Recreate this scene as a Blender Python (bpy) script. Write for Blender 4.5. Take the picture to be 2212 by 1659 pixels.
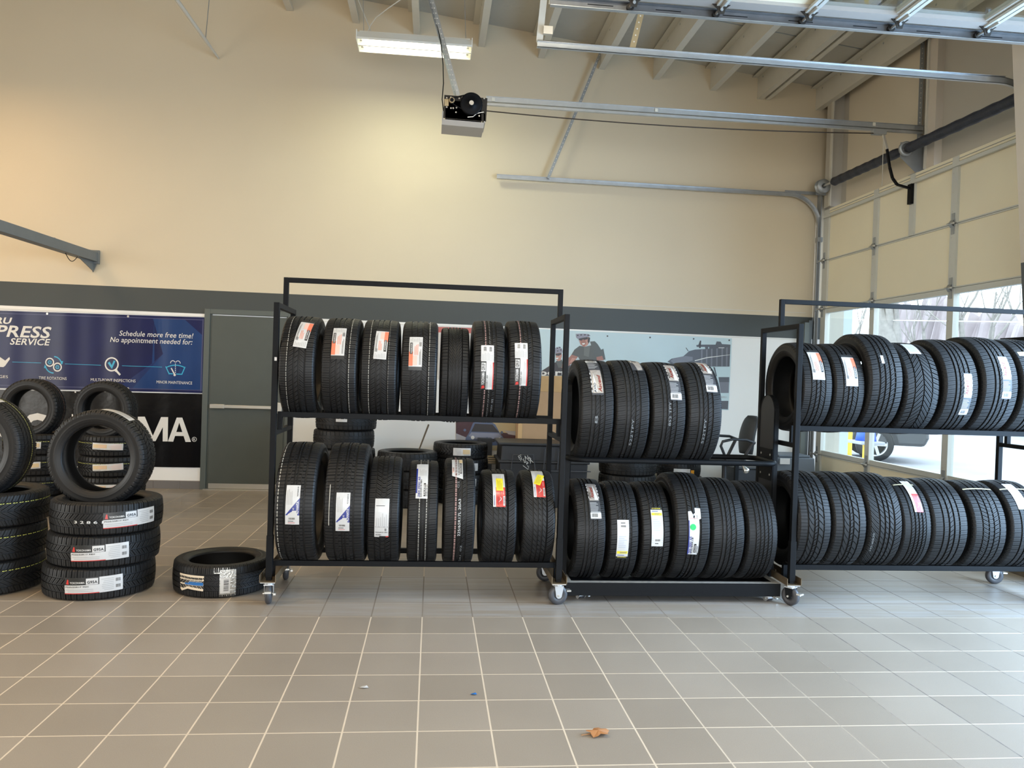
import bpy, math, random
import numpy as np
from mathutils import Vector, Matrix
random.seed(7); rng = np.random.RandomState(7)
PI = math.pi; T = 0.305
for o in list(bpy.data.objects): bpy.data.objects.remove(o)
SC = bpy.context.scene; COL = SC.collection

# ------------------------------------------------------------------ camera
F = 1698.295; YAW, PITCH, ROLL = -0.10102972, -0.01106972, -0.03273285
CP = np.array([2.05274105, -15.62077055, 4.84691987]) * T
def _rot(y, p, r):
    cy, sy, cp, sp, cr, sr = math.cos(y), math.sin(y), math.cos(p), math.sin(p), math.cos(r), math.sin(r)
    return np.array([[cy, -sy, 0], [sy, cy, 0], [0, 0, 1]]) @ np.array([[1, 0, 0], [0, cp, -sp], [0, sp, cp]]) @ np.array([[cr, 0, sr], [0, 1, 0], [-sr, 0, cr]])
RC = _rot(YAW, PITCH, ROLL)            # columns: right, forward, up
cd = bpy.data.cameras.new('camera'); cam = bpy.data.objects.new('camera', cd); COL.objects.link(cam)
cam.matrix_world = Matrix([[RC[i][0], RC[i][2], -RC[i][1], CP[i]] for i in range(3)] + [[0, 0, 0, 1]])
cd.sensor_width = 36; cd.lens = F / 2212 * 36; cd.clip_start = 0.05; cd.clip_end = 300
SC.camera = cam
def ray(px, py): return RC @ np.array([(px - 1106) / F, 1, -(py - 829.5) / F])
def aty(px, py, Y):
    d = ray(px, py); return CP + d * ((Y - CP[1]) / d[1])
def atx(px, py, X):
    d = ray(px, py); return CP + d * ((X - CP[0]) / d[0])
def proj(p):
    v = (np.asarray(p) - CP) @ RC; return 1106 + F * v[0] / v[1], 829.5 - F * v[2] / v[1]

# ------------------------------------------------------------------ world and light
SC.view_settings.view_transform = 'Standard'; SC.view_settings.look = 'None'
SC.view_settings.exposure = 0.2; SC.view_settings.gamma = 1; SC.view_settings.use_curve_mapping = False
W_ = bpy.data.worlds.new('sky'); SC.world = W_; W_.use_nodes = True
nt = W_.node_tree; bg = nt.nodes['Background']; bg.inputs[0].default_value = (0.74, 0.87, 1.0, 1); bg.inputs[1].default_value = 4.4
SC.cycles.use_denoising = True; SC.cycles.max_bounces = 8; SC.cycles.diffuse_bounces = 5; SC.cycles.sample_clamp_indirect = 6
SC.cycles.caustics_reflective = False; SC.cycles.caustics_refractive = False
def area(name, loc, rot, sx, sy, power, color, portal=False):
    l = bpy.data.lights.new(name, 'AREA'); l.shape = 'RECTANGLE'; l.size = sx; l.size_y = sy; l.energy = power; l.color = color
    if portal: l.cycles.is_portal = True
    o = bpy.data.objects.new(name, l); COL.objects.link(o); o.location = loc; o.rotation_euler = rot; return o
# daylight through both right bays and the glazed wall behind, plus added left fill
XL_ = -7.5
area('daylight_open_bay', (5.70, -1.27, 1.85), (0, PI / 2, 0), 3.6, 3.6, 470, (0.42, 0.68, 1.0))
area('fill_light_left', (XL_ - .05, -1.4, 1.8), (0, -PI / 2, 0), 3.5, 3.5, 130, (1.0, 0.84, 0.60))  # added warm fill lamp, unseen, brightens the garage door panels from the left
area('daylight_door_glass', (5.70, 2.92, 1.5), (0, PI / 2, 0), 1.9, 3.7, 1, (1, 1, 1), True)
area('daylight_shopfront', (1.85, -9.45, 1.6), (PI / 2, 0, 0), 6.6, 3.1, 270, (1.0, 0.94, 0.84))

# ------------------------------------------------------------------ materials
MATS = {}
def mat(name, col, rough=0.6, metal=0.0, emit=None, es=0, noise=None, bump=None, spec=None, coat=0, alpha=None):
    if name in MATS: return MATS[name]
    m = bpy.data.materials.new(name); m.use_nodes = True; n = m.node_tree.nodes; L = m.node_tree.links
    b = n['Principled BSDF']; b.inputs['Base Color'].default_value = (*col, 1); b.inputs['Roughness'].default_value = rough; b.inputs['Metallic'].default_value = metal
    if spec is not None: b.inputs['Specular IOR Level'].default_value = spec
    if coat: b.inputs['Coat Weight'].default_value = coat; b.inputs['Coat Roughness'].default_value = 0.15
    if emit: b.inputs['Emission Color'].default_value = (*emit, 1); b.inputs['Emission Strength'].default_value = es
    if noise or bump:
        tc = n.new('ShaderNodeTexCoord')
    if noise:
        sc, amt = noise
        t = n.new('ShaderNodeTexNoise'); t.inputs['Scale'].default_value = sc; t.inputs['Detail'].default_value = 5
        mr = n.new('ShaderNodeMapRange'); mr.inputs['To Min'].default_value = 1 - amt; mr.inputs['To Max'].default_value = 1 + amt
        mx = n.new('ShaderNodeVectorMath'); mx.operation = 'SCALE'; mx.inputs[0].default_value = col
        L.new(tc.outputs['Object'], t.inputs['Vector']); L.new(t.outputs[0], mr.inputs[0]); L.new(mr.outputs[0], mx.inputs['Scale']); L.new(mx.outputs[0], b.inputs['Base Color'])
    if bump:
        sc, st, d = bump
        t = n.new('ShaderNodeTexNoise'); t.inputs['Scale'].default_value = sc; t.inputs['Detail'].default_value = 4
        bp = n.new('ShaderNodeBump'); bp.inputs['Strength'].default_value = st; bp.inputs['Distance'].default_value = d
        L.new(tc.outputs['Object'], t.inputs['Vector']); L.new(t.outputs[0], bp.inputs['Height']); L.new(bp.outputs[0], b.inputs['Normal'])
    MATS[name] = m; return m
RUB = mat('tire_rubber', (0.0105, 0.0105, 0.011), 0.52, noise=(30, 0.25), spec=0.36)
SIDE = mat('sidewall_rubber', (0.010, 0.010, 0.0105), 0.48, noise=(14, 0.2), spec=0.36)
BLK = mat('black_paint', (0.0045, 0.005, 0.006), 0.5, noise=(25, 0.3), spec=0.14)
BLKP = mat('black_plastic', (0.018, 0.019, 0.022), 0.45, noise=(18, 0.15))
GREYP = mat('grey_plastic', (0.10, 0.12, 0.145), 0.5)
STEEL = mat('galvanised_steel', (0.50, 0.52, 0.53), 0.38, 0.85, noise=(9, 0.18))
STEELD = mat('dull_steel', (0.36, 0.38, 0.39), 0.45, 0.5, noise=(12, 0.2))
ZINC = mat('zinc_plate', (0.62, 0.60, 0.55), 0.35, 0.8)
BRASSY = mat('yellow_passivated_steel', (0.52, 0.42, 0.26), 0.4, 0.75)
WHITE = mat('label_white', (0.60, 0.595, 0.585), 0.35, coat=0.3, noise=(60, 0.05))
LGREY = mat('label_grey', (0.42, 0.42, 0.42), 0.4)
LBLK = mat('label_black', (0.02, 0.02, 0.02), 0.4)
LRED = mat('label_red', (0.55, 0.035, 0.03), 0.35, coat=0.3)
LORG = mat('label_orange', (0.75, 0.20, 0.11), 0.35, coat=0.3)
LPINK = mat('label_salmon', (0.78, 0.50, 0.42), 0.4)
LYEL = mat('label_yellow', (0.80, 0.68, 0.04), 0.4)
LTAN = mat('label_tan', (0.66, 0.50, 0.28), 0.4)
LNAVY = mat('label_navy', (0.015, 0.03, 0.22), 0.35, coat=0.3)
LBLUE = mat('label_blue', (0.02, 0.14, 0.42), 0.4)
LGREEN = mat('label_green', (0.0, 0.62, 0.12), 0.4)
LORANGE = mat('sticker_orange', (0.85, 0.36, 0.02), 0.4)
LSIL = mat('label_silver', (0.55, 0.48, 0.42), 0.22, 0.45, noise=(40, 0.25), bump=(50, 0.6, 0.004))
LDARK = mat('label_dark_print', (0.05, 0.05, 0.055), 0.35)
CHALK = mat('stencil_paint', (0.62, 0.63, 0.62), 0.7)
STRW = mat('stripe_white', (0.52, 0.50, 0.44), 0.7)
STRY = mat('stripe_yellow', (0.48, 0.50, 0.12), 0.7)
STRR = mat('stripe_rose', (0.34, 0.20, 0.18), 0.7)
CORD = mat('pale_strap', (0.50, 0.45, 0.30), 0.6)
TAPE = mat('clear_tape', (0.42, 0.42, 0.40), 0.12, 0.5, noise=(60, 0.6), bump=(70, 1.0, 0.006))
CARD = mat('cardboard', (0.46, 0.30, 0.17), 0.85, noise=(6, 0.08))
CARDL = mat('cardboard_flap', (0.62, 0.40, 0.19), 0.8, noise=(6, 0.08))
CREAMP = mat('door_panel_cream', (0.84, 0.77, 0.58), 0.45, noise=(3, 0.03), bump=(120, 0.1, 0.001))
ALU = mat('door_frame_aluminium', (0.60, 0.61, 0.57), 0.45, 0.2)
CEIL = mat('ceiling_vinyl', (0.52, 0.50, 0.44), 0.7, noise=(1.2, 0.05), bump=(3, 0.5, 0.05))
JOIST = mat('joist_paint', (0.60, 0.58, 0.51), 0.5, noise=(5, 0.06))
DOORG = mat('door_grey_green', (0.082, 0.092, 0.082), 0.42, noise=(5, 0.08), spec=0.4)
DOORF = mat('door_frame_grey_green', (0.10, 0.115, 0.105), 0.42)
OPENG = mat('opener_grey', (0.42, 0.38, 0.33), 0.5)
def glass(name):
    m = bpy.data.materials.new(name); m.use_nodes = True; n = m.node_tree.nodes; L = m.node_tree.links
    n.remove(n['Principled BSDF']); tr = n.new('ShaderNodeBsdfTransparent'); tr.inputs[0].default_value = (0.93, 0.97, 0.97, 1)
    gl = n.new('ShaderNodeBsdfGlossy'); gl.inputs['Roughness'].default_value = 0.02; mx = n.new('ShaderNodeMixShader'); fr = n.new('ShaderNodeLayerWeight'); pw = n.new('ShaderNodeMath'); pw.operation = 'POWER'; pw.inputs[1].default_value = 5; L.new(fr.outputs['Facing'], pw.inputs[0]); ma = n.new('ShaderNodeMath'); ma.operation = 'MULTIPLY_ADD'; ma.inputs[1].default_value = .9; ma.inputs[2].default_value = .04; L.new(pw.outputs[0], ma.inputs[0])
    L.new(ma.outputs[0], mx.inputs[0]); L.new(tr.outputs[0], mx.inputs[1]); L.new(gl.outputs[0], mx.inputs[2]); L.new(mx.outputs[0], n['Material Output'].inputs[0]); return m
GLASS = glass('window_glass')

# ------------------------------------------------------------------ mesh builder
class MB:
    def __init__(s): s.v = []; s.f = []; s.m = []; s.sm = []; s.mats = []
    def mi(s, m):
        if m not in s.mats: s.mats.append(m)
        return s.mats.index(m)
    def add(s, vs, fs, m, smooth=False):
        b = len(s.v); s.v += [tuple(map(float, p)) for p in vs]; i = s.mi(m)
        for f in fs: s.f.append(tuple(b + k for k in f)); s.m.append(i); s.sm.append(smooth)
        return s
    def box(s, x0, x1, y0, y1, z0, z1, m, M=None, taper=0):
        t = taper
        P = [Vector(p) for p in [(x0 + t, y0 + t, z0), (x1 - t, y0 + t, z0), (x1 - t, y1 - t, z0), (x0 + t, y1 - t, z0), (x0, y0, z1), (x1, y0, z1), (x1, y1, z1), (x0, y1, z1)]]
        if M is not None: P = [M @ p for p in P]
        return s.add(P, [(0, 3, 2, 1), (4, 5, 6, 7), (0, 1, 5, 4), (1, 2, 6, 5), (2, 3, 7, 6), (3, 0, 4, 7)], m)
    def beam(s, p0, p1, w, h, m, up=(0, 0, 1)):
        a, b = Vector(p0), Vector(p1); d = (b - a).normalized(); u = Vector(up); r = d.cross(u)
        if r.length < 1e-4: r = d.cross(Vector((0, 1, 0)))
        r.normalize(); u = r.cross(d); r *= w / 2; u *= h / 2
        P = [a - r - u, a + r - u, a + r + u, a - r + u, b - r - u, b + r - u, b + r + u, b - r + u]
        return s.add(P, [(0, 1, 2, 3), (7, 6, 5, 4), (0, 4, 5, 1), (1, 5, 6, 2), (2, 6, 7, 3), (3, 7, 4, 0)], m)
    def tube(s, pts, r, m, n=10, closed=False, cap=True):
        pts = [Vector(p) for p in pts]; N = len(pts); rs = r if isinstance(r, (list, tuple)) else [r] * N; vs = []; ref = None
        for i, p in enumerate(pts):
            a = pts[(i - 1) % N] if (closed or i) else p; b = pts[(i + 1) % N] if (closed or i < N - 1) else p
            d = (b - a).normalized()
            if ref is None:
                ref = d.orthogonal().normalized()
            ref = (ref - d * ref.dot(d)).normalized(); q = d.cross(ref)
            for k in range(n): t = 2 * PI * k / n; vs.append(p + (ref * math.cos(t) + q * math.sin(t)) * rs[i])
        fs = []
        for i in range(N if closed else N - 1):
            j = (i + 1) % N
            for k in range(n): fs.append((i * n + k, i * n + (k + 1) % n, j * n + (k + 1) % n, j * n + k))
        s.add(vs, fs, m, True)
        if cap and not closed: s.add([vs[k] for k in range(n)], [tuple(range(n))[::-1]], m); s.add([vs[(N - 1) * n + k] for k in range(n)], [tuple(range(n))], m)
        return s
    def cyl(s, p0, p1, r, m, n=24, r1=None): return s.tube([p0, p1], [r, r if r1 is None else r1], m, n)
    def lathe(s, c, ax, prof, m, n=32, closed=False):
        c = Vector(c); d = Vector(ax).normalized(); u = d.orthogonal().normalized(); w = d.cross(u); vs = []
        for (a, r) in prof:
            for k in range(n): t = 2 * PI * k / n; vs.append(c + d * a + (u * math.cos(t) + w * math.sin(t)) * r)
        fs = []; N = len(prof)
        for i in range(N if closed else N - 1):
            j = (i + 1) % N
            for k in range(n): fs.append((i * n + k, i * n + (k + 1) % n, j * n + (k + 1) % n, j * n + k))
        return s.add(vs, fs, m, True)
    def prism(s, pts, off, m):
        n = len(pts); a = [Vector(p) for p in pts]; o = Vector(off)
        return s.add(a + [p + o for p in a], [tuple(range(n))[::-1], tuple(range(n, 2 * n))] + [(k, (k + 1) % n, n + (k + 1) % n, n + k) for k in range(n)], m)
    def split(s, name, parent=None, **kw):
        par = {}
        def fd(a):
            while par[a] != a: par[a] = par[par[a]]; a = par[a]
            return a
        K = [tuple(round(c, 5) for c in p) for p in s.v]
        for k in K: par[k] = k
        for f in s.f:
            for i in f[1:]: par[fd(K[i])] = fd(K[f[0]])
        G = {}
        for j, f in enumerate(s.f): G.setdefault(fd(K[f[0]]), []).append(j)
        for js in G.values():
            b = MB()
            for j in js: b.add([s.v[i] for i in s.f[j]], [tuple(range(len(s.f[j])))], s.mats[s.m[j]], s.sm[j])
            o = b.build(name, parent, **kw)
    def build(s, name, parent=None, loc=None, bevel=0, sub=0, **kw):
        me = bpy.data.meshes.new(name); me.from_pydata(s.v, [], s.f)
        for m in s.mats: me.materials.append(m)
        me.polygons.foreach_set('material_index', s.m); me.polygons.foreach_set('use_smooth', s.sm); me.update()
        o = bpy.data.objects.new(name, me); COL.objects.link(o)
        if loc is not None:
            me.transform(Matrix.Translation(-Vector(loc))); o.location = loc
        if parent is not None:
            o.parent = parent; o.matrix_parent_inverse = Matrix.Translation(-parent.location)
        if bevel:
            b = o.modifiers.new('b', 'BEVEL'); b.width = bevel; b.segments = 2; b.limit_method = 'ANGLE'
        for k, v in kw.items(): o[k] = v
        return o
def tag(o, label, cat, group=None):
    o['label'] = label; o['category'] = cat
    if group: o['group'] = group
    return o
def empty(name, loc, label=None, cat=None, group=None, kind=None):
    o = bpy.data.objects.new(name, None); COL.objects.link(o); o.location = loc; o.empty_display_size = 0.1
    if label: tag(o, label, cat, group)
    if kind: o['kind'] = kind
    return o
def struct(o): o['kind'] = 'structure'; return o
def copy_tree(o, loc=None, rz=None, parent=None):
    c = o.copy(); COL.objects.link(c)
    if parent is not None: c.parent = parent
    if loc is not None: c.location = loc
    if rz is not None: c.rotation_euler[2] = rz
    for ch in list(o.children): copy_tree(ch, parent=c)
    return c
_txt = {}
def text_poly(st, bold=0.0, shear=0.0):
    """outline faces of a line of lettering: x 0..width, cap height 1"""
    key = (st, bold, shear)
    if key not in _txt:
        cu = bpy.data.curves.new('t', 'FONT'); cu.body = st; cu.size = 1; cu.offset = bold; cu.resolution_u = 3; cu.fill_mode = 'FRONT'; cu.space_character = 1.0 + bold * 1.6
        ob = bpy.data.objects.new('t', cu); COL.objects.link(ob); dg = bpy.context.evaluated_depsgraph_get(); dg.update()
        me = bpy.data.meshes.new_from_object(ob.evaluated_get(dg)); v = np.array([p.co[:2] for p in me.vertices]) if len(me.vertices) else np.zeros((1, 2))
        fs = [tuple(p.vertices) for p in me.polygons]; bpy.data.objects.remove(ob); bpy.data.curves.remove(cu); bpy.data.meshes.remove(me)
        v[:, 0] -= v[:, 0].min(); v /= 0.70
        v[:, 0] += v[:, 1] * shear; v[:, 0] -= v[:, 0].min()
        _txt[key] = (v, fs)
    return _txt[key]

# ------------------------------------------------------------------ room shell
WY = 4.915; XR = 5.62; XL = -7.5; YB = -9.5
def node_mat(name):
    m = bpy.data.materials.new(name); m.use_nodes = True; n = m.node_tree.nodes; L = m.node_tree.links; return m, n, L, n['Principled BSDF']
# floor: tiles 305 mm with grout
m, n, L, b = node_mat('floor_tiles')
geo = n.new('ShaderNodeNewGeometry'); sx = n.new('ShaderNodeSeparateXYZ'); L.new(geo.outputs['Position'], sx.inputs[0])
def M2(op, a, bb=None, c=None):
    k = n.new('ShaderNodeMath'); k.operation = op
    for i, q in enumerate((a, bb, c)):
        if q is None: continue
        if isinstance(q, (int, float)): k.inputs[i].default_value = q
        else: L.new(q, k.inputs[i])
    return k.outputs[0]
ux = M2('DIVIDE', sx.outputs[0], T); uy = M2('DIVIDE', sx.outputs[1], T)
fx = M2('FRACT', ux); fy = M2('FRACT', uy)
ex = M2('ABSOLUTE', M2('SUBTRACT', fx, 0.5)); ey = M2('ABSOLUTE', M2('SUBTRACT', fy, 0.5))
edge = M2('MAXIMUM', ex, ey); grout = M2('GREATER_THAN', edge, 0.4880)
cx_ = n.new('ShaderNodeCombineXYZ'); L.new(M2('FLOOR', ux), cx_.inputs[0]); L.new(M2('FLOOR', uy), cx_.inputs[1])
wn = n.new('ShaderNodeTexWhiteNoise'); L.new(cx_.outputs[0], wn.inputs['Vector'])
ns = n.new('ShaderNodeTexNoise'); ns.inputs['Scale'].default_value = 1.3; ns.inputs['Detail'].default_value = 6; L.new(geo.outputs['Position'], ns.inputs['Vector'])
nf = n.new('ShaderNodeTexNoise'); nf.inputs['Scale'].default_value = 260; nf.inputs['Detail'].default_value = 2; L.new(geo.outputs['Position'], nf.inputs['Vector'])
ramp = n.new('ShaderNodeMixRGB'); ramp.inputs[1].default_value = (0.290, 0.246, 0.198, 1); ramp.inputs[2].default_value = (0.334, 0.286, 0.234, 1); L.new(wn.outputs['Value'], ramp.inputs[0])
val = M2('ADD', M2('MULTIPLY', ns.outputs[0], 0.22), M2('MULTIPLY', nf.outputs[0], 0.30)); val = M2('ADD', val, 0.74)
vm = n.new('ShaderNodeVectorMath'); vm.operation = 'SCALE'; L.new(ramp.outputs[0], vm.inputs[0]); L.new(val, vm.inputs['Scale'])
# streaky dry mop dust lying across the tiles in front of the racks
mp = n.new('ShaderNodeMapping'); mp.inputs['Scale'].default_value = (0.5, 7, 1); L.new(geo.outputs['Position'], mp.inputs[0])
nd = n.new('ShaderNodeTexNoise'); nd.inputs['Scale'].default_value = 2.2; nd.inputs['Detail'].default_value = 7; nd.inputs['Roughness'].default_value = 0.65; L.new(mp.outputs[0], nd.inputs['Vector'])
band = M2('MULTIPLY', M2('GREATER_THAN', sx.outputs[1], 0.0), M2('LESS_THAN', sx.outputs[1], 0.95)); band = M2('MULTIPLY', band, M2('GREATER_THAN', sx.outputs[0], -0.35))
dm = n.new('ShaderNodeMapRange'); dm.inputs['From Min'].default_value = 0.42; dm.inputs['From Max'].default_value = 0.66; L.new(nd.outputs[0], dm.inputs[0])
dust = M2('MULTIPLY', M2('MULTIPLY', dm.outputs[0], band), 0.55)
md = n.new('ShaderNodeMixRGB'); md.inputs[2].default_value = (0.40, 0.41, 0.43, 1); L.new(dust, md.inputs[0]); L.new(vm.outputs[0], md.inputs[1])
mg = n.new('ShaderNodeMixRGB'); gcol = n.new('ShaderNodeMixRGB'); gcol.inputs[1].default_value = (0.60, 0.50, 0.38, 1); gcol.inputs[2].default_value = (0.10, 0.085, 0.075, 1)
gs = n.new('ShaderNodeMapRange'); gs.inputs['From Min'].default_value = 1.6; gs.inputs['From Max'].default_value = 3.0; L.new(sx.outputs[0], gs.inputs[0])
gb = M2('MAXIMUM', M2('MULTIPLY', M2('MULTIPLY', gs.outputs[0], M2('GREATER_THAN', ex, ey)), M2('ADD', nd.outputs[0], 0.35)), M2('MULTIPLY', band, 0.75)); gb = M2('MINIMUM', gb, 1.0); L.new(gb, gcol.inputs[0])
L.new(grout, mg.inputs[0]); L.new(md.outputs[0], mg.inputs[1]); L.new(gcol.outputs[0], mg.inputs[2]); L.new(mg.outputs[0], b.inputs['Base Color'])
rr = M2('ADD', M2('MULTIPLY', ns.outputs[0], 0.22), 0.24); rr = M2('ADD', rr, M2('MULTIPLY', grout, 0.4)); L.new(rr, b.inputs['Roughness'])
b.inputs['Specular IOR Level'].default_value = 0.5
bp = n.new('ShaderNodeBump'); bp.inputs['Strength'].default_value = 0.5; bp.inputs['Distance'].default_value = 0.003
hh = M2('SUBTRACT', M2('MULTIPLY', nf.outputs[0], 0.25), grout); L.new(hh, bp.inputs['Height']); L.new(bp.outputs[0], b.inputs['Normal'])
FLOORM = m
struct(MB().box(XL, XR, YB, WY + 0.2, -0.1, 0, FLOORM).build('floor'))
# back wall paint: cream above, dark grey band, white dado
def wall_mat(name, zt0, zt1, slope, zd0):
    m, n, L, b = node_mat(name)
    geo = n.new('ShaderNodeNewGeometry'); sx = n.new('ShaderNodeSeparateXYZ'); L.new(geo.outputs['Position'], sx.inputs[0])
    def M2(op, a, bb=None):
        k = n.new('ShaderNodeMath'); k.operation = op
        for i, q in enumerate((a, bb)):
            if q is None: continue
            if isinstance(q, (int, float)): k.inputs[i].default_value = q
            else: L.new(q, k.inputs[i])
        return k.outputs[0]
    zz = M2('SUBTRACT', sx.outputs[2], M2('MULTIPLY', sx.outputs[0], slope))
    m1 = n.new('ShaderNodeMixRGB'); m1.inputs[1].default_value = (0.86, 0.85, 0.82, 1); m1.inputs[2].default_value = (0.050, 0.058, 0.056, 1); L.new(M2('GREATER_THAN', zz, zd0), m1.inputs[0])
    m2 = n.new('ShaderNodeMixRGB'); m2.inputs[2].default_value = (0.68, 0.585, 0.425, 1); L.new(M2('GREATER_THAN', zz, zt0), m2.inputs[0]); L.new(m1.outputs[0], m2.inputs[1])
    nz = n.new('ShaderNodeTexNoise'); nz.inputs['Scale'].default_value = 0.8; nz.inputs['Detail'].default_value = 4; L.new(geo.outputs['Position'], nz.inputs['Vector'])
    mr = n.new('ShaderNodeMapRange'); mr.inputs['To Min'].default_value = 0.95; mr.inputs['To Max'].default_value = 1.05; L.new(nz.outputs[0], mr.inputs[0])
    vm = n.new('ShaderNodeVectorMath'); vm.operation = 'SCALE'; L.new(m2.outputs[0], vm.inputs[0]); L.new(mr.outputs[0], vm.inputs['Scale']); L.new(vm.outputs[0], b.inputs['Base Color'])
    b.inputs['Roughness'].default_value = 0.5
    bp = n.new('ShaderNodeBump'); bp.inputs['Strength'].default_value = 0.15; bp.inputs['Distance'].default_value = 0.002
    n2 = n.new('ShaderNodeTexNoise'); n2.inputs['Scale'].default_value = 180; L.new(geo.outputs['Position'], n2.inputs['Vector']); L.new(n2.outputs[0], bp.inputs['Height']); L.new(bp.outputs[0], b.inputs['Normal'])
    return m
WALLM = wall_mat('painted_wall', 2.363, 0, -0.0027, 2.083)
CREAM = mat('wall_cream', (0.62, 0.55, 0.43), 0.55, noise=(1.5, 0.04))
COLM = mat('column_cream', (0.60, 0.54, 0.46), 0.5, noise=(1.5, 0.04))
GWALL = mat('wall_grey_cream', (0.46, 0.43, 0.37), 0.55, noise=(1.5, 0.05))
def ceilz(x): return 5.90 - 0.112 * x
struct(MB().prism([(XL, WY, -0.1), (XR + .2, WY, -0.1), (XR + .2, WY, ceilz(XR)), (XL, WY, ceilz(XL))], (0, 0.15, 0), WALLM).build('wall_back'))
w = MB(); w.box(XL - .15, XL, YB, -3.2, -0.1, ceilz(XL), CREAM); w.box(XL - .15, XL, .4, WY, -0.1, ceilz(XL), CREAM); w.box(XL - .15, XL, -3.2, .4, 3.6, ceilz(XL), CREAM); struct(w.build('wall_left'))  # the gap in this unseen wall is made up for the added fill lamp
w = MB(); w.box(XL, -1.5, YB - .15, YB, 0, ceilz(XL), CREAM); w.box(-1.5, 5.2, YB - .15, YB, 3.2, ceilz(XL), CREAM); w.box(5.2, XR, YB - .15, YB, 0, ceilz(XL), CREAM); struct(w.build('wall_front'))
# right wall around the two bay doors
w = MB(); D1a, D1b, DT = 1.09, 4.75, 3.66; D2a, D2b = -3.1, 0.55
w.box(XR, XR + .2, D1b + .05, WY, 0, ceilz(XR), GWALL); w.box(XR, XR + .2, D2b, D1a - .02, 0, ceilz(XR), COLM)
w.box(XR, XR + .2, D2b, WY, DT + .05, ceilz(XR), GWALL); w.box(XR, XR + .2, YB, D2a, 0, ceilz(XR), COLM); w.box(XR, XR + .2, D2a, D2b, 3.75, ceilz(XR), COLM)
w.box(XR - .02, XR, 2.99, 4.45, DT + .05, ceilz(XR) - .02, CREAM)
struct(w.build('wall_right'))
# ceiling
c = MB(); N = 24; xs = np.linspace(XL, XR + .2, N); nyc = 30; ys = np.linspace(YB, WY, nyc); vs = []; fs = []
for j in range(nyc):
    for i in range(N): vs.append((xs[i], ys[j], ceilz(xs[i])))
for j in range(nyc - 1):
    for i in range(N - 1): a = j * N + i; fs.append((a, a + N, a + N + 1, a + 1))
c.add(vs, fs, CEIL)
for yy in (3.75, 2.1, 0.6, -1.2): c.beam((XL, yy, ceilz(XL) - .003), (XR, yy, ceilz(XR) - .003), 0.012, 0.006, STEELD)
struct(c.build('ceiling'))
# roof joists running to the back wall
def joist(x, double=False):
    z = ceilz(x) - .02; h = 0.27; b = MB()
    b.box(x - .004, x + .004, YB, WY, z - h, z, JOIST); b.box(x - .004, x + .075, YB, WY, z - h - .006, z - h, JOIST); b.box(x + .068, x + .075, YB, WY, z - h, z - h + .03, JOIST); b.box(x - .075, x + .004, YB, WY, z - .006, z, JOIST)
    for yy in np.arange(-2, WY, 0.45): b.cyl((x - .006, yy, z - .05), (x + .0, yy, z - .05), .012, STEELD, 8)
    if double: b.box(x + .11, x + .118, YB, WY, z - h, z, JOIST); b.box(x + .11, x + .165, YB, WY, z - h - .006, z - h, JOIST)
    o = b.build('ceiling_joist'); o['kind'] = 'structure'; return o
for i, x in enumerate([-5.2, -4.4, -3.35, -2.4, -1.24, -.46, .27, 1.06, 1.80, 2.56, 3.26, 4.0, 4.62, 5.40]): joist(x, i in (12,))
# tile baseboard
BT = mat('base_tile', (0.17, 0.155, 0.145), 0.4, noise=(8, 0.1)); GR = mat('base_grout', (0.42, 0.37, 0.30), 0.7)
def baseboard(name, p0, p1, nrm):
    b = MB(); p0 = Vector(p0); p1 = Vector(p1); d = (p1 - p0); Ln = d.length; d.normalize(); k = 0.0; nv = Vector(nrm)
    b.beam(p0 + Vector((0, 0, .05)) + nv * .005, p1 + Vector((0, 0, .05)) + nv * .005, .008, .10, GR)
    while k < Ln: e = min(k + T - .004, Ln); b.beam(p0 + d * k + Vector((0, 0, .049)) + nv * .008, p0 + d * e + Vector((0, 0, .049)) + nv * .008, .012, .094, BT); k += T
    return struct(b.build(name))
baseboard('baseboard_back', (XL, WY, 0), (-2.09, WY, 0), (0, -1, 0)); baseboard('baseboard_back.001', (-1.02, WY, 0), (XR, WY, 0), (0, -1, 0))
baseboard('baseboard_right', (XR, D1b + .05, 0), (XR, WY, 0), (-1, 0, 0))
# thin battens along the paint band
t = MB(); t.box(XL, 5.36, WY - .006, WY, 2.052, 2.058, mat('trim_white', (0.7, 0.67, 0.6), 0.5)); t.box(2.5, 5.36, WY - .006, WY, 2.40, 2.406, MATS['trim_white']); struct(t.build('trim_1'))

# ------------------------------------------------------------------ walk door in the back wall
dr = empty('door_2', (-1.55, WY, 0), kind='structure')
b = MB(); yf = WY - .03
b.box(-2.085, -2.02, yf, WY + .05, 0, 2.15, DOORF); b.box(-1.115, -1.05, yf, WY + .05, 0, 2.15, DOORF); b.box(-2.0195, -1.1155, yf, WY + .05, 2.09, 2.15, DOORF)
b.box(-2.02, -2.0, yf + .02, WY + .05, 0, 2.09, DOORF); b.box(-1.135, -1.115, yf + .02, WY + .05, 0, 2.09, DOORF)
b.build('door_frame', dr, bevel=.003)
b = MB(); b.box(-2.0, -1.135, WY - .018, WY + .02, .01, 2.075, DOORG); b.build('door_leaf', dr, bevel=.002)
b = MB(); b.box(-1.99, -1.15, WY - .022, WY - .018, .015, .075, ZINC); b.build('kick_plate', dr)
b = MB(); b.box(-1.985, -1.82, WY - .075, WY - .02, .972, 1.022, ZINC); b.box(-1.82, -1.16, WY - .07, WY - .035, .978, 1.016, ZINC); b.box(-1.27, -1.15, WY - .08, WY - .02, .93, 1.06, ZINC); b.build('push_bar', dr, bevel=.004)
b = MB(); b.box(-2.04, -1.1, WY - .07, WY - .005, 0.0, .012, ZINC); b.build('threshold', dr)

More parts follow.
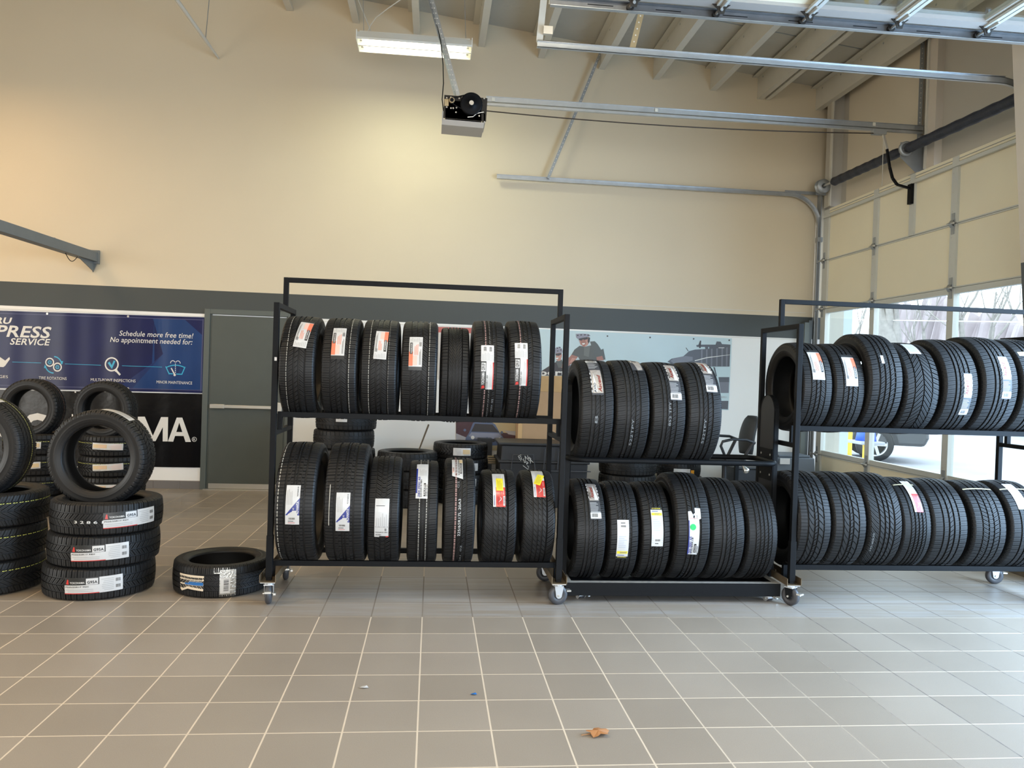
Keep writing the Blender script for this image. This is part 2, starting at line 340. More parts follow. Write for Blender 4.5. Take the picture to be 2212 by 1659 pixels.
# ------------------------------------------------------------------ sectional garage door, bay 1 (closed)
gd = empty('door_1', (5.5, 2.92, 0), kind='structure')
X0, X1 = 5.5, 5.55; stY = [4.75, 3.59, 2.25, 1.09]; S = 0.61
for r in range(6):
    z0, z1 = r * S, (r + 1) * S
    glz = r in (1, 2, 3)
    rail = .055 if glz else .014
    zt = z1 + (0.03 if r == 5 else 0)
    b = MB(); b.box(X0, X1, 1.09, 4.75, z0 + .002, z0 + rail, ALU); b.box(X0, X1, 1.09, 4.75, z1 - rail, zt - .002, ALU)
    if r == 5: b.box(X0 - .03, X0, 1.09, 4.75, 3.585, 3.62, ALU); b.box(X0 - .005, X1, 1.09, 4.75, 3.635, 3.69, CREAMP); b.box(X0 - .01, X0, 1.09, 4.75, 3.655, 3.66, STEELD)
    b.split('section_rail', gd)
    for k in range(3):
        ya, yb = stY[k + 1] + .03, stY[k] - .03
        if glz: MB().box(5.522, 5.528, ya, yb, z0 + rail, z1 - rail, GLASS).build('glass_pane', gd)
        else: MB().box(X0 + .012, X1, ya, yb, z0 + rail, z1 - rail, CREAMP).build('door_panel', gd)
    for y in stY:
        hw = .045 if y in (3.59, 2.25) else .06
        b = MB(); yc = y - (.05 if y == 4.75 else (-.05 if y == 1.09 else 0)); b.box(X0 - .012, X1, yc - hw, yc + hw, z0 + .004, zt - .004, ALU)
        for zz in (z0 + .12, z0 + .3, z0 + .48): b.cyl((X0 - .014, yc + .02, zz), (X0 - .011, yc + .02, zz), .006, ZINC, 8)
        b.build('stile', gd)
    if r == 5:
        MB().box(X0 - .012, X0 + .012, 2.88, 2.96, z0 + .004, zt - .004, ALU).build('stile', gd)
for r in range(1, 6):
    for y in (4.72, 3.59, 2.25, 1.12):
        b = MB(); z = r * S; b.box(X0 - .018, X0 - .012, y - .022, y + .022, z - .10, z + .10, STEELD)
        b.prism([(X0 - .018, y - .03, z - .035), (X0 - .018, y + .03, z - .035), (X0 - .05, y + .015, z), (X0 - .018, y + .03, z + .035), (X0 - .018, y - .03, z + .035), (X0 - .05, y - .015, z)], (-.004, 0, 0), STEELD)
        b.cyl((X0 - .04, y - .045, z), (X0 - .04, y + .045, z), .011, ZINC, 10)
        if y == 4.72: b.cyl((X0 - .04, y + .04, z), (X0 - .04, 4.85, z), .008, ZINC, 8); b.cyl((X0 - .04, 4.815, z), (X0 - .04, 4.84, z), .025, STEELD, 14)
        b.build('hinge', gd)
def sweep_c(path, m, side, w=.052, h=.026):
    """C-section track along a path in the XZ plane; the web stands on the far side"""
    b = MB(); n = len(path)
    for (du0, du1, dy0, dy1) in ((-w / 2, w / 2, 0, .003), (-w / 2, -w / 2 + .004, -h, .003), (w / 2 - .004, w / 2, -h, .003)):
        vs = []
        for i in range(n):
            a = Vector(path[max(i - 1, 0)]); c = Vector(path[min(i + 1, n - 1)]); d = (c - a).normalized(); nn = Vector((-d.z, 0, d.x)); p = Vector(path[i])
            for (u, v) in ((du0, dy0), (du1, dy0), (du1, dy1), (du0, dy1)): vs.append(p + nn * u + Vector((0, v * side, 0)))
        fs = [tuple(range(4)), tuple(range(4 * n - 4, 4 * n))]
        for i in range(n - 1):
            for k in range(4): fs.append((4 * i + k, 4 * i + (k + 1) % 4, 4 * i + 4 + (k + 1) % 4, 4 * i + 4 + k))
        b.add(vs, fs, m)
    return b
def track_path(y, zc, xe, xv=5.46, R=.40, z0=0.02):
    p = [(xv, y, z0), (xv, y, zc - R)]
    for k in range(1, 12): a = k / 12 * PI / 2; p.append((xv - R + R * math.cos(a), y, zc - R + R * math.sin(a)))
    return p + [(xv - R, y, zc), (xe, y, zc + .012)]
tb = sweep_c(track_path(4.84, 3.885, 1.33), STEEL, 1)
tb.box(5.44, 5.50, 4.80, 4.875, 3.30, 3.36, STEELD); tb.box(5.44, 5.50, 4.80, 4.875, 1.9, 1.95, STEELD); tb.box(5.0, 5.5, 4.845, 4.85, 3.90, 3.94, STEELD)
tb.box(5.46, 5.47, 4.79, 4.90, 0, 3.95, STEELD); tb.build('door_track', gd)
tb = sweep_c(track_path(1.13, 3.965, 1.33), STEEL, -1); tb.box(1.33, 5.1, 1.115, 1.15, 3.99, 3.994, STEEL); tb.build('door_track', gd)
# perforated hanging angles
def perf(b, p0, p1, w=.034, m=STEELD, holes=True):
    b.beam(p0, p1, w, .003, m, up=(0, 1, 0)); b.beam(Vector(p0) + Vector((w / 2, .015, 0)), Vector(p1) + Vector((w / 2, .015, 0)), .003, .03, m, up=(0, 1, 0))
    if holes:
        a = Vector(p0); d = Vector(p1) - a; k = int(d.length / .05)
        for i in range(1, k): q = a + d * (i / k); b.cyl(q + Vector((0, -.0016, 0)), q + Vector((0, -.0028, 0)), .006, mat('hole_light', (0.75, 0.72, 0.64), 0.6), 6)
b = MB(); perf(b, aty(1184, 385, 4.80), aty(1262, 200, 4.80)); perf(b, aty(1257, 212, 4.795), aty(1312, 78, 4.795)); b.build('track_hanger', gd)
b = MB(); p = aty(1165, 92, 1.15); q = aty(1203, -10, 1.15); b.beam(p, (q[0], q[1], ceilz(q[0])), .05, .003, JOIST, up=(0, 1, 0)); r_ = aty(1183, 68, 1.15); b.box(r_[0] - .035, r_[0] + .035, 1.12, 1.15, r_[2] - .03, r_[2] + .03, ZINC); b.build('track_hanger', gd)
b = MB(); p = aty(1366, 104, 1.2); q = aty(1392, 0, 1.2); perf(b, p, (p[0] + (q[0] - p[0]) * 5.2, 1.2, p[2] + (q[2] - p[2]) * 5.2), .045, BRASSY); b.build('track_hanger', gd)
# torsion shaft with wrapped springs, drum and bearing plate
SHN = mat('spring_wrap', (0.018, 0.022, 0.036), 0.5, noise=(25, 0.5), bump=(60, 0.5, .004))
b = MB(); b.cyl((5.37, 4.70, 3.95), (5.37, 0.9, 3.90), .014, ZINC); b.build('torsion_shaft', gd)
b = MB()
for (ya, yb) in ((4.36, 2.95), (2.86, 0.95)):
    pts = []; rs = []
    for k in range(25): t_ = k / 24; y = ya + (yb - ya) * t_; pts.append((5.37, y, 3.945 - (4.7 - y) * .012)); rs.append(.05 + .003 * math.sin(k * 2.1) if 0 < k < 24 else .028)
    b.tube(pts, rs, SHN, 20)
b.split('wrapped_spring', gd)
b = MB(); b.lathe((5.37, 4.56, 3.948), (0, 1, 0), [(0, .03), (0, .085), (.015, .085), (.02, .06), (.05, .06), (.055, .09), (.07, .09), (.07, .02)], STEELD, 28); b.box(5.33, 5.46, 4.68, 4.69, 3.86, 4.02, STEELD); b.build('cable_drum', gd)
b = MB(); b.prism([(5.6, 2.90, 4.02), (5.33, 2.90, 4.0), (5.33, 2.90, 3.85), (5.6, 2.90, 3.62)], (0, .006, 0), STEELD); b.lathe((5.37, 2.85, 3.925), (0, 1, 0), [(0, .055), (0, .075), (.03, .075), (.03, .055)], STEELD, 20); b.build('bearing_plate', gd)
# steelwork above the bay door
s = MB(); s.box(5.47, XR, 4.60, 4.74, DT + .05, ceilz(5.5) - .01, GWALL); s.box(5.455, 5.47, 4.565, 4.61, DT + .05, ceilz(5.5) - .01, JOIST); struct(s.build('trim_2'))
s = MB(); s.box(5.54, XR, 2.66, 2.80, DT + .05, ceilz(5.5) - .01, COLM); s.box(5.52, 5.54, 2.78, 2.80, DT + .05, ceilz(5.5) - .01, JOIST); struct(s.build('trim_3'))
s = MB(); perf(s, (5.56, 2.95, 3.72), (5.56, 2.95, 5.2), .045); s.box(5.5, 5.62, 2.85, 3.02, 3.68, 3.70, STEELD); struct(s.build('trim_4'))
s = MB(); s.box(5.30, 5.36, 4.79, WY, 0, 2.27, DOORF); s.box(5.36, 5.40, 4.80, WY, 0, 2.30, mat('post_dark', (0.075, 0.085, 0.09), 0.45)); struct(s.build('trim_5'))
# tapered frame column between the bays, painted cream with the dark band
s = MB(); pc = aty(2186, 95, 1.0); pd = aty(2205, 568, 1.0); pe = aty(2212, 720, 1.0)
def colx(z): return pd[0] + (pc[0] - pd[0]) * (z - pd[2]) / (pc[2] - pd[2])
def colseg(z0, z1, m):
    for (y0, y1) in ((.62, 1.0),): s.prism([(colx(z0), y0, z0), (colx(z0) + .012, y0, z0), (colx(z1) + .012, y0, z1), (colx(z1), y0, z1)], (0, y1 - y0, 0), m)
    s.prism([(colx(z0), .8, z0), (XR, .8, z0), (XR, .8, z1), (colx(z1), .8, z1)], (0, .012, 0), m)
colseg(0, pd[2] - .43, MATS['label_white']); colseg(pd[2] - .43, pd[2], MATS['post_dark']); colseg(pd[2], ceilz(5.0) - .05, COLM)
q = aty(2203, 301, .99); s.cyl((q[0] + .012, 1.0, q[2]), (q[0] + .012, 1.012, q[2]), .012, STEELD, 8)
struct(s.build('trim_6'))

# ------------------------------------------------------------------ door operator of bay 1
op = empty('garage_door_opener', (0.85, 2.92, 3.9), 'ceiling mounted chain drive garage door opener with black motor unit and long steel rail', 'door opener')
def bx(px0, px1, py0, py1, Y): a = aty(px0, py0, Y); c = aty(px1, py1, Y); return a, c
b = MB(); MXZ = lambda px, py, Y=2.86: aty(px, py, Y)
b.prism([MXZ(960, 205), MXZ(1053, 212), MXZ(1050, 262), MXZ(957, 254)], (0, .012, 0), mat('motor_plate', (0.02, 0.017, 0.014), 0.4, 0.3)); b.build('motor_plate', op)
b = MB(); b.prism([MXZ(957, 232), MXZ(1048, 240), MXZ(1044, 276), MXZ(954, 268)], (0, -.004, 0), OPENG)
b = MB(); P_ = [MXZ(955, 257), MXZ(1046, 265), MXZ(1044, 277), MXZ(954, 269)]
b.prism(P_, (0, .30, 0), OPENG); a_ = MXZ(958, 240); b.prism([MXZ(955, 240), MXZ(958, 240), MXZ(958, 258), MXZ(955, 258)], (0, .3, 0), OPENG); b.prism([MXZ(1045, 245), MXZ(1048, 245), MXZ(1048, 266), MXZ(1045, 266)], (0, .3, 0), OPENG)
b.prism([MXZ(962, 216), MXZ(1040, 222), MXZ(1040, 262), MXZ(962, 256)], (0, .22, 0), MATS['motor_plate']); b.build('motor_cover', op)
b = MB(); cpt = MXZ(1018, 226); b.lathe((cpt[0], 2.86, cpt[2]), (0, -1, 0), [(0, .105), (.008, .108), (.012, .098), (.022, .098), (.026, .108), (.034, .106), (.036, .09), (.03, .03), (.05, .028), (.05, 0)], BLK, 40); b.cyl((cpt[0], 2.81, cpt[2]), (cpt[0], 2.803, cpt[2]), .022, ZINC, 14); b.build('drive_pulley', op)
b = MB(); c2 = MXZ(976, 219); b.cyl((c2[0], 2.85, c2[2]), (c2[0], 2.82, c2[2]), .026, BRASSY, 16); b.cyl((c2[0], 2.82, c2[2]), (c2[0], 2.81, c2[2]), .018, BLK, 16)
b.beam((c2[0], 2.84, c2[2] + .026), (cpt[0], 2.84, cpt[2] + .10), .014, .006, BLK); b.beam((c2[0], 2.84, c2[2] - .026), (cpt[0], 2.84, cpt[2] - .10), .014, .006, BLK); b.build('belt', op)
b = MB()
for (px, py) in ((965, 212), (974, 211), (980, 212), (992, 213), (999, 211), (965, 232), (974, 234), (979, 234), (986, 233), (1041, 225), (1035, 251), (985, 243), (1046, 213)): p = MXZ(px, py, 2.86); b.cyl((p[0], 2.86, p[2]), (p[0], 2.85, p[2]), .0075, ZINC, 8)
b.prism([MXZ(960, 214), MXZ(969, 214), MXZ(969, 229), MXZ(960, 229)], (0, -.004, 0), BRASSY)
p0 = [MXZ(1010, 253, 2.84), MXZ(1022, 252, 2.84), MXZ(1030, 245, 2.84), MXZ(1045, 242, 2.84)]; b.tube(p0, .004, ZINC, 6); b.split('screw', op)
ra, rb = aty(1050, 220, 2.92), aty(1992, 281, 2.92)
b = MB(); b.beam(ra + [0, 0, .02], rb + [0, 0, .01], .05, .045, STEEL); b.beam(ra + [0, 0, -.024], rb + [0, 0, -.03], .03, .022, STEEL); b.beam(ra + [0, 0, .045], rb + [0, 0, .035], .07, .004, STEEL)
for t_ in (.015, .375, .88): q = ra + (rb - ra) * t_; b.box(q[0] - .015, q[0] + .015, 2.886, 2.894, q[2], q[2] + .035, mat('clip_beige', (0.6, 0.57, 0.47), 0.5))
b.build('rail', op)
ca = aty(1046, 239, 2.90); cb = aty(1895, 288, 2.90); b = MB(); pts = [ca + (cb - ca) * k / 30 + np.array([0, 0, -.045 * 4 * (k / 30) * (1 - k / 30)]) for k in range(31)]; b.tube(pts, .0055, mat('chain', (0.05, 0.035, 0.025), 0.5, 0.5, noise=(300, .8)), 6); b.build('chain', op)
b = MB(); q = aty(1902, 288, 2.92); b.box(q[0] - .09, q[0] + .05, 2.89, 2.95, q[2] - .015, q[2] + .03, STEEL)
pts = [aty(1908, 290, 2.92), aty(1916, 322, 2.92), aty(1922, 362, 2.92), aty(1928, 385, 2.92), aty(1938, 399, 2.92), aty(1966, 407, 2.92)]
for i in range(2): b.beam(pts[i - 0], pts[i + 1], .02, .022, ZINC if i == 0 else BLK, up=(0, 1, 0))
for i in range(2, 5): b.beam(pts[i], pts[i + 1], .02, .026, BLK, up=(0, 1, 0))
b.build('trolley_arm', op); b = MB(); q0, q1 = aty(1968, 398, 2.92), aty(1968, 441, 2.92); b.box(5.455, 5.488, 2.89, 2.95, q1[2], q0[2], BLK); b.build('door_bracket', op)
b = MB(); perf(b, aty(990, 206, 2.88), np.array(aty(990, 206, 2.88)) + (aty(950, 60, 2.88) - aty(990, 206, 2.88)) * 2.2, .034, STEEL); perf(b, aty(984, 206, 2.96), np.array(aty(984, 206, 2.96)) + (aty(945, 60, 2.96) - aty(984, 206, 2.96)) * 2.2, .034, STEEL); b.build('hanging_angle', op)
b = MB(); b.tube([aty(958, 240, 2.88), aty(955, 215, 2.88), aty(958, 180, 2.88), aty(957, 140, 2.88), aty(952, 90, 2.9), aty(940, 30, 3.0), aty(930, -60, 3.0)], .005, BLK, 6); b.build('power_cord', op)
# pull rope hanging from trolley
b = MB(); b.tube([aty(1909, 296, 2.9), aty(1907, 340, 2.9), aty(1906, 385, 2.9), aty(1905, 402, 2.9)], .0035, mat('rope', (0.5, 0.47, 0.4), 0.8), 6); b.build('release_cord', op)

# ------------------------------------------------------------------ bay 2 door, rolled open overhead
g2 = empty('door_3', (3.5, -1.2, 4.05), kind='structure')
yT = .60; za = aty(1190, 8, yT)[2] + .01; xA = aty(1188, 8, yT)[0]
b = MB(); TS = mat('darkened_steel', (.20, .205, .21), .5, .6, noise=(12, .3)); b.box(xA, 5.15, yT - .003, yT, za - .03, za + .03, TS); b.box(xA, 5.15, yT - .035, yT, za - .033, za - .029, STEEL); b.box(xA, 5.15, yT - .035, yT, za + .029, za + .033, TS)  # track web and top lip coloured darker to offset the strong bay light
for k in range(8): x = xA + .35 + k * .48; b.box(x - .09, x + .09, yT - .0045, yT - .003, za + .003, za + .008, BLK)
b.build('door_track', g2)
b = MB(); b.box(xA, 5.1, yT + .005, yT + .01, za + .055, za + .115, STEELD)
seamX = [1.90, 2.51, 3.14, 3.80, 4.46, 5.12]; zp = za + .03
b.build('track_angle', g2)
for k in range(5):
    xa, xb = seamX[k], seamX[k + 1]; glz = k in (2, 3, 4)
    fr_ = MB(); fr_.box(xa + .003, xa + (.06 if glz else .02), -3.05, .52, zp, zp + .045, ALU); fr_.box(xb - (.06 if glz else .02), xb - .003, -3.05, .52, zp, zp + .045, ALU)
    for (y0, y1) in ((.42, .52), (-.78, -.70), (-1.95, -1.87), (-3.05, -2.95)): fr_.box(xa, xb, y0, y1, zp - .012, zp + .045, mat('overhead_frame', (0.40, 0.37, 0.34), 0.45, 0.2))
    fr_.build('section_frame', g2)
    for (y0, y1) in ((-.70, .42), (-1.87, -.78), (-2.95, -1.95)):
        if glz: MB().box(xa + .06, xb - .06, y0, y1, zp + .018, zp + .024, GLASS).build('glass_pane', g2)
        else: MB().box(xa + .02, xb - .02, y0, y1, zp + .012, zp + .04, CREAMP).build('door_panel', g2)
DKM = mat('greasy_steel', (0.05, 0.045, 0.04), 0.35, 0.6)
for x in seamX[:5]:
    b = MB(); b.cyl((x, .36, zp - .03), (x, yT - .01, zp - .03), .010, ZINC, 8); b.cyl((x, yT - .03, zp - .03), (x, yT - .008, zp - .03), .026, DKM, 14)
    b.prism([(x - .075, .47, zp - .004), (x + .075, .47, zp - .004), (x + .03, .47, zp - .04), (x + .02, .47, zp - .075), (x - .02, .47, zp - .075), (x - .03, .47, zp - .04)], (0, .008, 0), DKM)
    for dz in (-.025, -.05): b.cyl((x, .46, zp + dz), (x, .468, zp + dz), .011, STEELD, 10)
    b.beam((x - .02, .48, zp - .015), (x - .02, -2.9, zp - .015), .028, .02, ALU); b.beam((x + .02, .48, zp - .015), (x + .02, -2.9, zp - .015), .028, .02, ALU)
    b.build('roller_hinge', g2)
b = MB(); p = aty(1193, 10, .62); b.beam(p, (p[0] + .1, .62, ceilz(p[0])), .05, .003, JOIST, up=(0, 1, 0)); b.build('track_hanger', g2)

# ------------------------------------------------------------------ fluorescent fixtures
TUBE = mat('lamp_tube_white', (1, 1, 1), 0.4, emit=(1.0, 0.95, 0.70), es=9)
TUBEW = mat('lamp_tube_warm', (1, 1, 1), 0.4, emit=(1.0, 0.72, 0.38), es=4)
REF = mat('reflector_white', (0.80, 0.79, 0.72), 0.35)
def fixture(cx, cy, cz, Ln, label, tm, tilt=0.0, hang=True):
    e = empty('ceiling_light', (cx, cy, cz), label, 'ceiling light', 'fluorescent strip lights hung from the roof joists')
    b = MB(); h = Ln / 2
    for s_ in (-1, 1):   # two troughs side by side
        yc = cy + s_ * .085
        b.add([(cx - h, yc - .085, cz), (cx + h, yc - .085, cz), (cx + h, yc - .04, cz + .07), (cx - h, yc - .04, cz + .07), (cx - h, yc + .04, cz + .07), (cx + h, yc + .04, cz + .07), (cx + h, yc + .085, cz), (cx - h, yc + .085, cz)], [(0, 1, 2, 3), (3, 2, 5, 4), (4, 5, 6, 7)], REF)
        b.add([(cx - h, yc - .085, cz + .003), (cx + h, yc - .085, cz + .003), (cx + h, yc - .04, cz + .075), (cx - h, yc - .04, cz + .075), (cx - h, yc + .04, cz + .075), (cx + h, yc + .04, cz + .075), (cx + h, yc + .085, cz + .003), (cx - h, yc + .085, cz + .003)], [(3, 2, 1, 0), (4, 5, 2, 3), (7, 6, 5, 4)], REF)
    for x in (-h, h): b.box(cx + x - .004, cx + x + .004, cy - .17, cy + .17, cz - .02, cz + .08, REF)
    for yy in (-.17, 0, .17): b.box(cx - h, cx + h, cy + yy - (.010 if yy == 0 else .002), cy + yy + (.010 if yy == 0 else .002), cz - .018, cz + .004, REF)
    b.box(cx - h + .02, cx + h - .02, cy - .06, cy + .06, cz + .075, cz + .115, REF)
    b.build('reflector', e)
    for yy in (-.085, .085):
        MB().cyl((cx - h + .03, cy + yy, cz + .025), (cx + h - .03, cy + yy, cz + .025), .016, tm, 14).build('lamp_tube', e)
    b = MB()
    for x in (-h + .04, h - .04):
        for yy in (-.085, .085): b.box(cx + x - .012, cx + x + .012, cy + yy - .02, cy + yy + .02, cz, cz + .06, REF)
    b.split('lamp_holder', e)
    if hang:
        b = MB()
        for x in (-h + .06, h - .06): b.tube([(cx + x, cy, cz + .1), (cx + x - .03, cy, ceilz(cx + x) - .3 if ceilz(cx + x) - .3 > cz + .15 else ceilz(cx + x))], .003, STEELD, 5)
        b.split('hanging_wire', e)
    return e
fx1 = fixture(.33, 3.72, 4.93, 1.20, 'twin tube fluorescent fixture glowing beside the opener hanging angle', TUBE)
b = MB(); b.tube([aty(793, 72, 3.72), aty(800, 55, 3.7), aty(812, 38, 3.6), aty(838, 18, 3.5), aty(870, -4, 3.4)], .006, JOIST, 6); b.tube([aty(802, 70, 3.75), aty(772, -5, 3.75)], .006, JOIST, 6); b.build('power_cord', fx1)
fx2 = fixture(-5.0, 2.9, 4.75, 1.20, 'warm fluorescent fixture near back wall left of the slanting brace pipe', TUBEW)
for (x, y) in ((-3.2, -1.0), (1.2, -1.6), (-3.4, -5.2), (1.5, -5.6)):
    fixture(x, y, 5.0, 1.2, ('warm fluorescent fixture over the left side of the hall' if x < 0 else 'whiter fluorescent fixture over the right side of the hall') + (', near the racks' if y > -2 else ', near the shopfront'), TUBEW if x < 0 else TUBE)
area('fixture_glow_back', (.33, 3.72, 4.90), (0, 0, 0), 1.1, .30, 20, (.97, 1.0, .72))
area('fixture_glow_left', (-5.0, 2.9, 4.72), (0, 0, 0), 1.1, .30, 46, (1.0, .68, .36))
for (x, y) in ((-3.2, -1.0), (1.2, -1.6), (-3.4, -5.2), (1.5, -5.6)):
    area('fixture_glow_hall', (x, y, 4.97), (0, 0, 0), 1.1, .30, 62 if x < 0 else 45, (1.0, .70, .38) if x < 0 else (1.0, .9, .72))

# rod brace in the upper left and the grey lift arm at the left wall
b = MB(); p1 = np.array(aty(472, 126, WY - .01)); p0 = np.array(aty(385, 4, 3.9)); b.tube([p0 + (p0 - p1) * .12, p0, p0 * .35 + p1 * .65, p1], [.022, .022, .02, .012], JOIST, 10); p = p0 * .35 + p1 * .65
b.tube([p, (p[0] + .01, p[1] + .15, ceilz(p[0]) - .03)], .005, STEELD, 6); tag(b.build('brace_pipe'), 'slanting painted brace pipe meeting the upper left wall under the roof joists', 'pipe')
LG = mat('lift_grey', (0.17, 0.185, 0.185), 0.45, noise=(8, .1))
e = empty('wall_bracket_arm', (-3.34, WY, 2.7), 'grey square steel arm jutting out from the cream wall above the blue banner', 'bracket')
b = MB(); p1 = np.array([-3.36, WY - .02, 2.70]); p0 = np.array(aty(0, 490, 3.3)); p0 = p1 + (p0 - p1) * 2.0; b.beam(p0, p1, .11, .11, LG); b.beam(p1 - [0, .02, 0], p1 + [0, .012, 0], .14, .16, LG); b.build('arm', e, bevel=.004)
b = MB(); q = p1 + (p0 - p1) * .05; b.prism([p1 + [-.05, -.01, -.05], p1 + [.05, -.01, -.05], p1 + [0, -.01, -.18]], (0, .015, 0), LG); b.prism([p1 + [0, 0, -.05], p1 + (p0 - p1) * .1 + [0, 0, -.05], p1 + [0, 0, -.17]], (.01, 0, 0), LG); b.build('gusset', e)
b = MB(); a_ = p1 + (p0 - p1) * .10 + [0, 0, -.055]; c_ = p1 + (p0 - p1) * .17 + [0, 0, -.055]; b.tube([a_ + (c_ - a_) * t_ + np.array([0, 0, -.07 * math.sin(t_ * PI)]) for t_ in np.linspace(0, 1, 9)], .004, BLK, 6)
for t_ in (.03, .24, .55): q = p1 + (p0 - p1) * t_ + [0, 0, .055]; b.cyl(q, q + [0, 0, .012], .022, LG, 12)
b.build('wire_loop', e)

# ------------------------------------------------------------------ tires
def sk_lin(a): return lambda u: a * u
def sk_v(a): return lambda u: a * abs(u)
def sk_arc(a, p=2.0): return lambda u: a * (abs(u) ** p)
Z0 = lambda u: 0.0
# rib: (u0, u1, skew in pitches as function of u, depth of main cut, depth of sipe, columns)
DES = {
 'touring': dict(np=72, g1=.09, ribs=[(-1, -.60, Z0, .0045, .0035, 5), (-.54, -.22, sk_lin(3.2), .005, .003, 5), (-.16, .14, sk_lin(-4.0), .0045, .003, 5), (.20, .52, sk_arc(7, 2), .005, .003, 7), (.58, 1, Z0, .0045, .0035, 5)]),
 'kinergy': dict(np=66, g1=.08, ribs=[(-1, -.56, Z0, .004, .004, 5), (-.50, -.20, sk_lin(2.2), .0055, .002, 6), (-.13, .11, sk_lin(2.8), .005, 0, 5), (.18, .50, sk_lin(-2.6), .0055, .003, 6), (.56, 1, Z0, .004, .004, 5)]),
 'fine': dict(np=84, g1=.16, ribs=[(-1, -.58, Z0, .004, .003, 5), (-.53, -.29, sk_lin(-6), .004, .004, 5), (-.23, -.03, sk_lin(-7), .004, .004, 4), (.03, .23, sk_lin(7), .004, .004, 4), (.29, .53, sk_lin(6), .004, .004, 5), (.58, 1, Z0, .004, .003, 5)]),
 'g91': dict(np=60, g1=.08, ribs=[(-1, -.52, sk_lin(.3), .005, .002, 5), (-.46, -.18, sk_lin(.8), .003, .003, 4), (-.12, .14, sk_lin(-2.0), .005, .003, 5), (.20, .42, sk_lin(1.4), .005, .003, 4), (.50, 1, sk_lin(-.3), .005, .002, 5)]),
 'geo': dict(np=54, g1=.10, sq=1, ribs=[(-1, -.58, Z0, .004, .005, 5), (-.51, -.10, lambda u: .5 * (u > -.3), .005, .005, 8), (-.05, .06, sk_lin(2), .005, .003, 3), (.11, .51, lambda u: -.5 * (u > .3), .005, .005, 8), (.58, 1, Z0, .004, .005, 5)]),
 'allseason': dict(np=70, g1=.13, ribs=[(-1, -.60, Z0, .004, .004, 5), (-.55, -.20, sk_lin(-2.0), .006, .004, 6), (-.15, .15, sk_arc(6, 2), .006, .004, 6), (.20, .55, sk_lin(2.0), .006, .004, 6), (.60, 1, Z0, .004, .004, 5)]),
 'ziex': dict(np=64, g1=.07, ribs=[(-1, -.46, sk_lin(.2), .005, .003, 6), (-.38, -.14, sk_lin(-1.2), .004, .002, 4), (-.07, .09, sk_lin(1.0), .001, .001, 4), (.16, .40, sk_lin(1.2), .004, .002, 4), (.48, 1, sk_lin(.2), .005, .003, 6)]),
 'sweep': dict(np=58, g1=.10, ribs=[(-1, -.52, sk_arc(2.2, 2), .005, .003, 7), (-.44, -.16, sk_lin(-3.4), .005, .0, 6), (-.09, .13, sk_lin(-2.6), .005, .0, 5), (.20, .48, sk_lin(-3.4), .005, .0, 6), (.56, 1, sk_arc(1.4, 2), .005, .003, 7)]),
 'avid': dict(np=74, g1=.09, ribs=[(-1, -.50, sk_lin(.6), .004, .002, 6), (-.43, -.22, sk_lin(1.0), .001, .0, 4), (-.16, .10, sk_lin(5.0), .0045, .001, 7), (.16, .42, sk_lin(2.4), .004, .001, 5), (.50, 1, sk_lin(.8), .0045, .003, 6)]),
 'goodyear': dict(np=62, g1=.09, ribs=[(-1, -.56, sk_lin(.4), .006, .002, 6), (-.48, -.20, sk_lin(2.4), .005, .002, 5), (-.13, .13, sk_lin(2.4), .003, .003, 5), (.20, .48, sk_lin(2.4), .005, .002, 5), (.56, 1, sk_lin(.4), .006, .002, 6)]),
 'michelin': dict(np=96, g1=.20, ribs=[(-1, -.60, Z0, .0025, .0025, 5), (-.53, -.28, sk_lin(3.6), .003, .003, 4), (-.21, .01, sk_lin(3.6), .003, .003, 4), (.08, .31, sk_lin(3.6), .003, .003, 4), (.38, .62, sk_lin(3.6), .003, .003, 4), (.66, 1, Z0, .0025, .0025, 4)]),
 'curved': dict(np=46, g1=.10, ribs=[(-1, -.56, Z0, .003, .005, 6), (-.49, -.14, sk_arc(5.5, 2), .006, .0, 9), (-.07, .12, sk_lin(1.6), .005, .002, 5), (.18, .52, sk_arc(-3.2, 2), .006, .0, 9), (.58, 1, Z0, .003, .004, 5)]),
 'chevron': dict(np=58, g1=.15, ribs=[(-1, -.60, sk_lin(1.2), .005, .002, 5), (-.555, -.02, sk_lin(3.6), .006, .002, 9), (.02, .555, sk_lin(-3.6), .006, .002, 9), (.60, 1, sk_lin(-1.2), .005, .002, 5)]),
 'g95': dict(np=60, g1=.13, ribs=[(-1, -.54, Z0, .005, .002, 5), (-.48, -.04, lambda u: 2.0 * u, .006, .005, 7), (.02, .46, lambda u: -2.0 * u, .006, .005, 7), (.52, 1, Z0, .005, .002, 5)]),
 'plain': dict(np=64, g1=.10, ribs=[(-1, -.55, sk_lin(.2), .004, .002, 4), (-.49, -.20, sk_lin(.5), .002, .001, 4), (-.13, .13, sk_lin(3.0), .003, .0, 4), (.20, .49, sk_lin(.5), .002, .001, 4), (.55, 1, sk_lin(.2), .004, .002, 4)]),
}
GD = .009
def crown(x, hw): return .007 * (x / hw) ** 2
_tm = {}
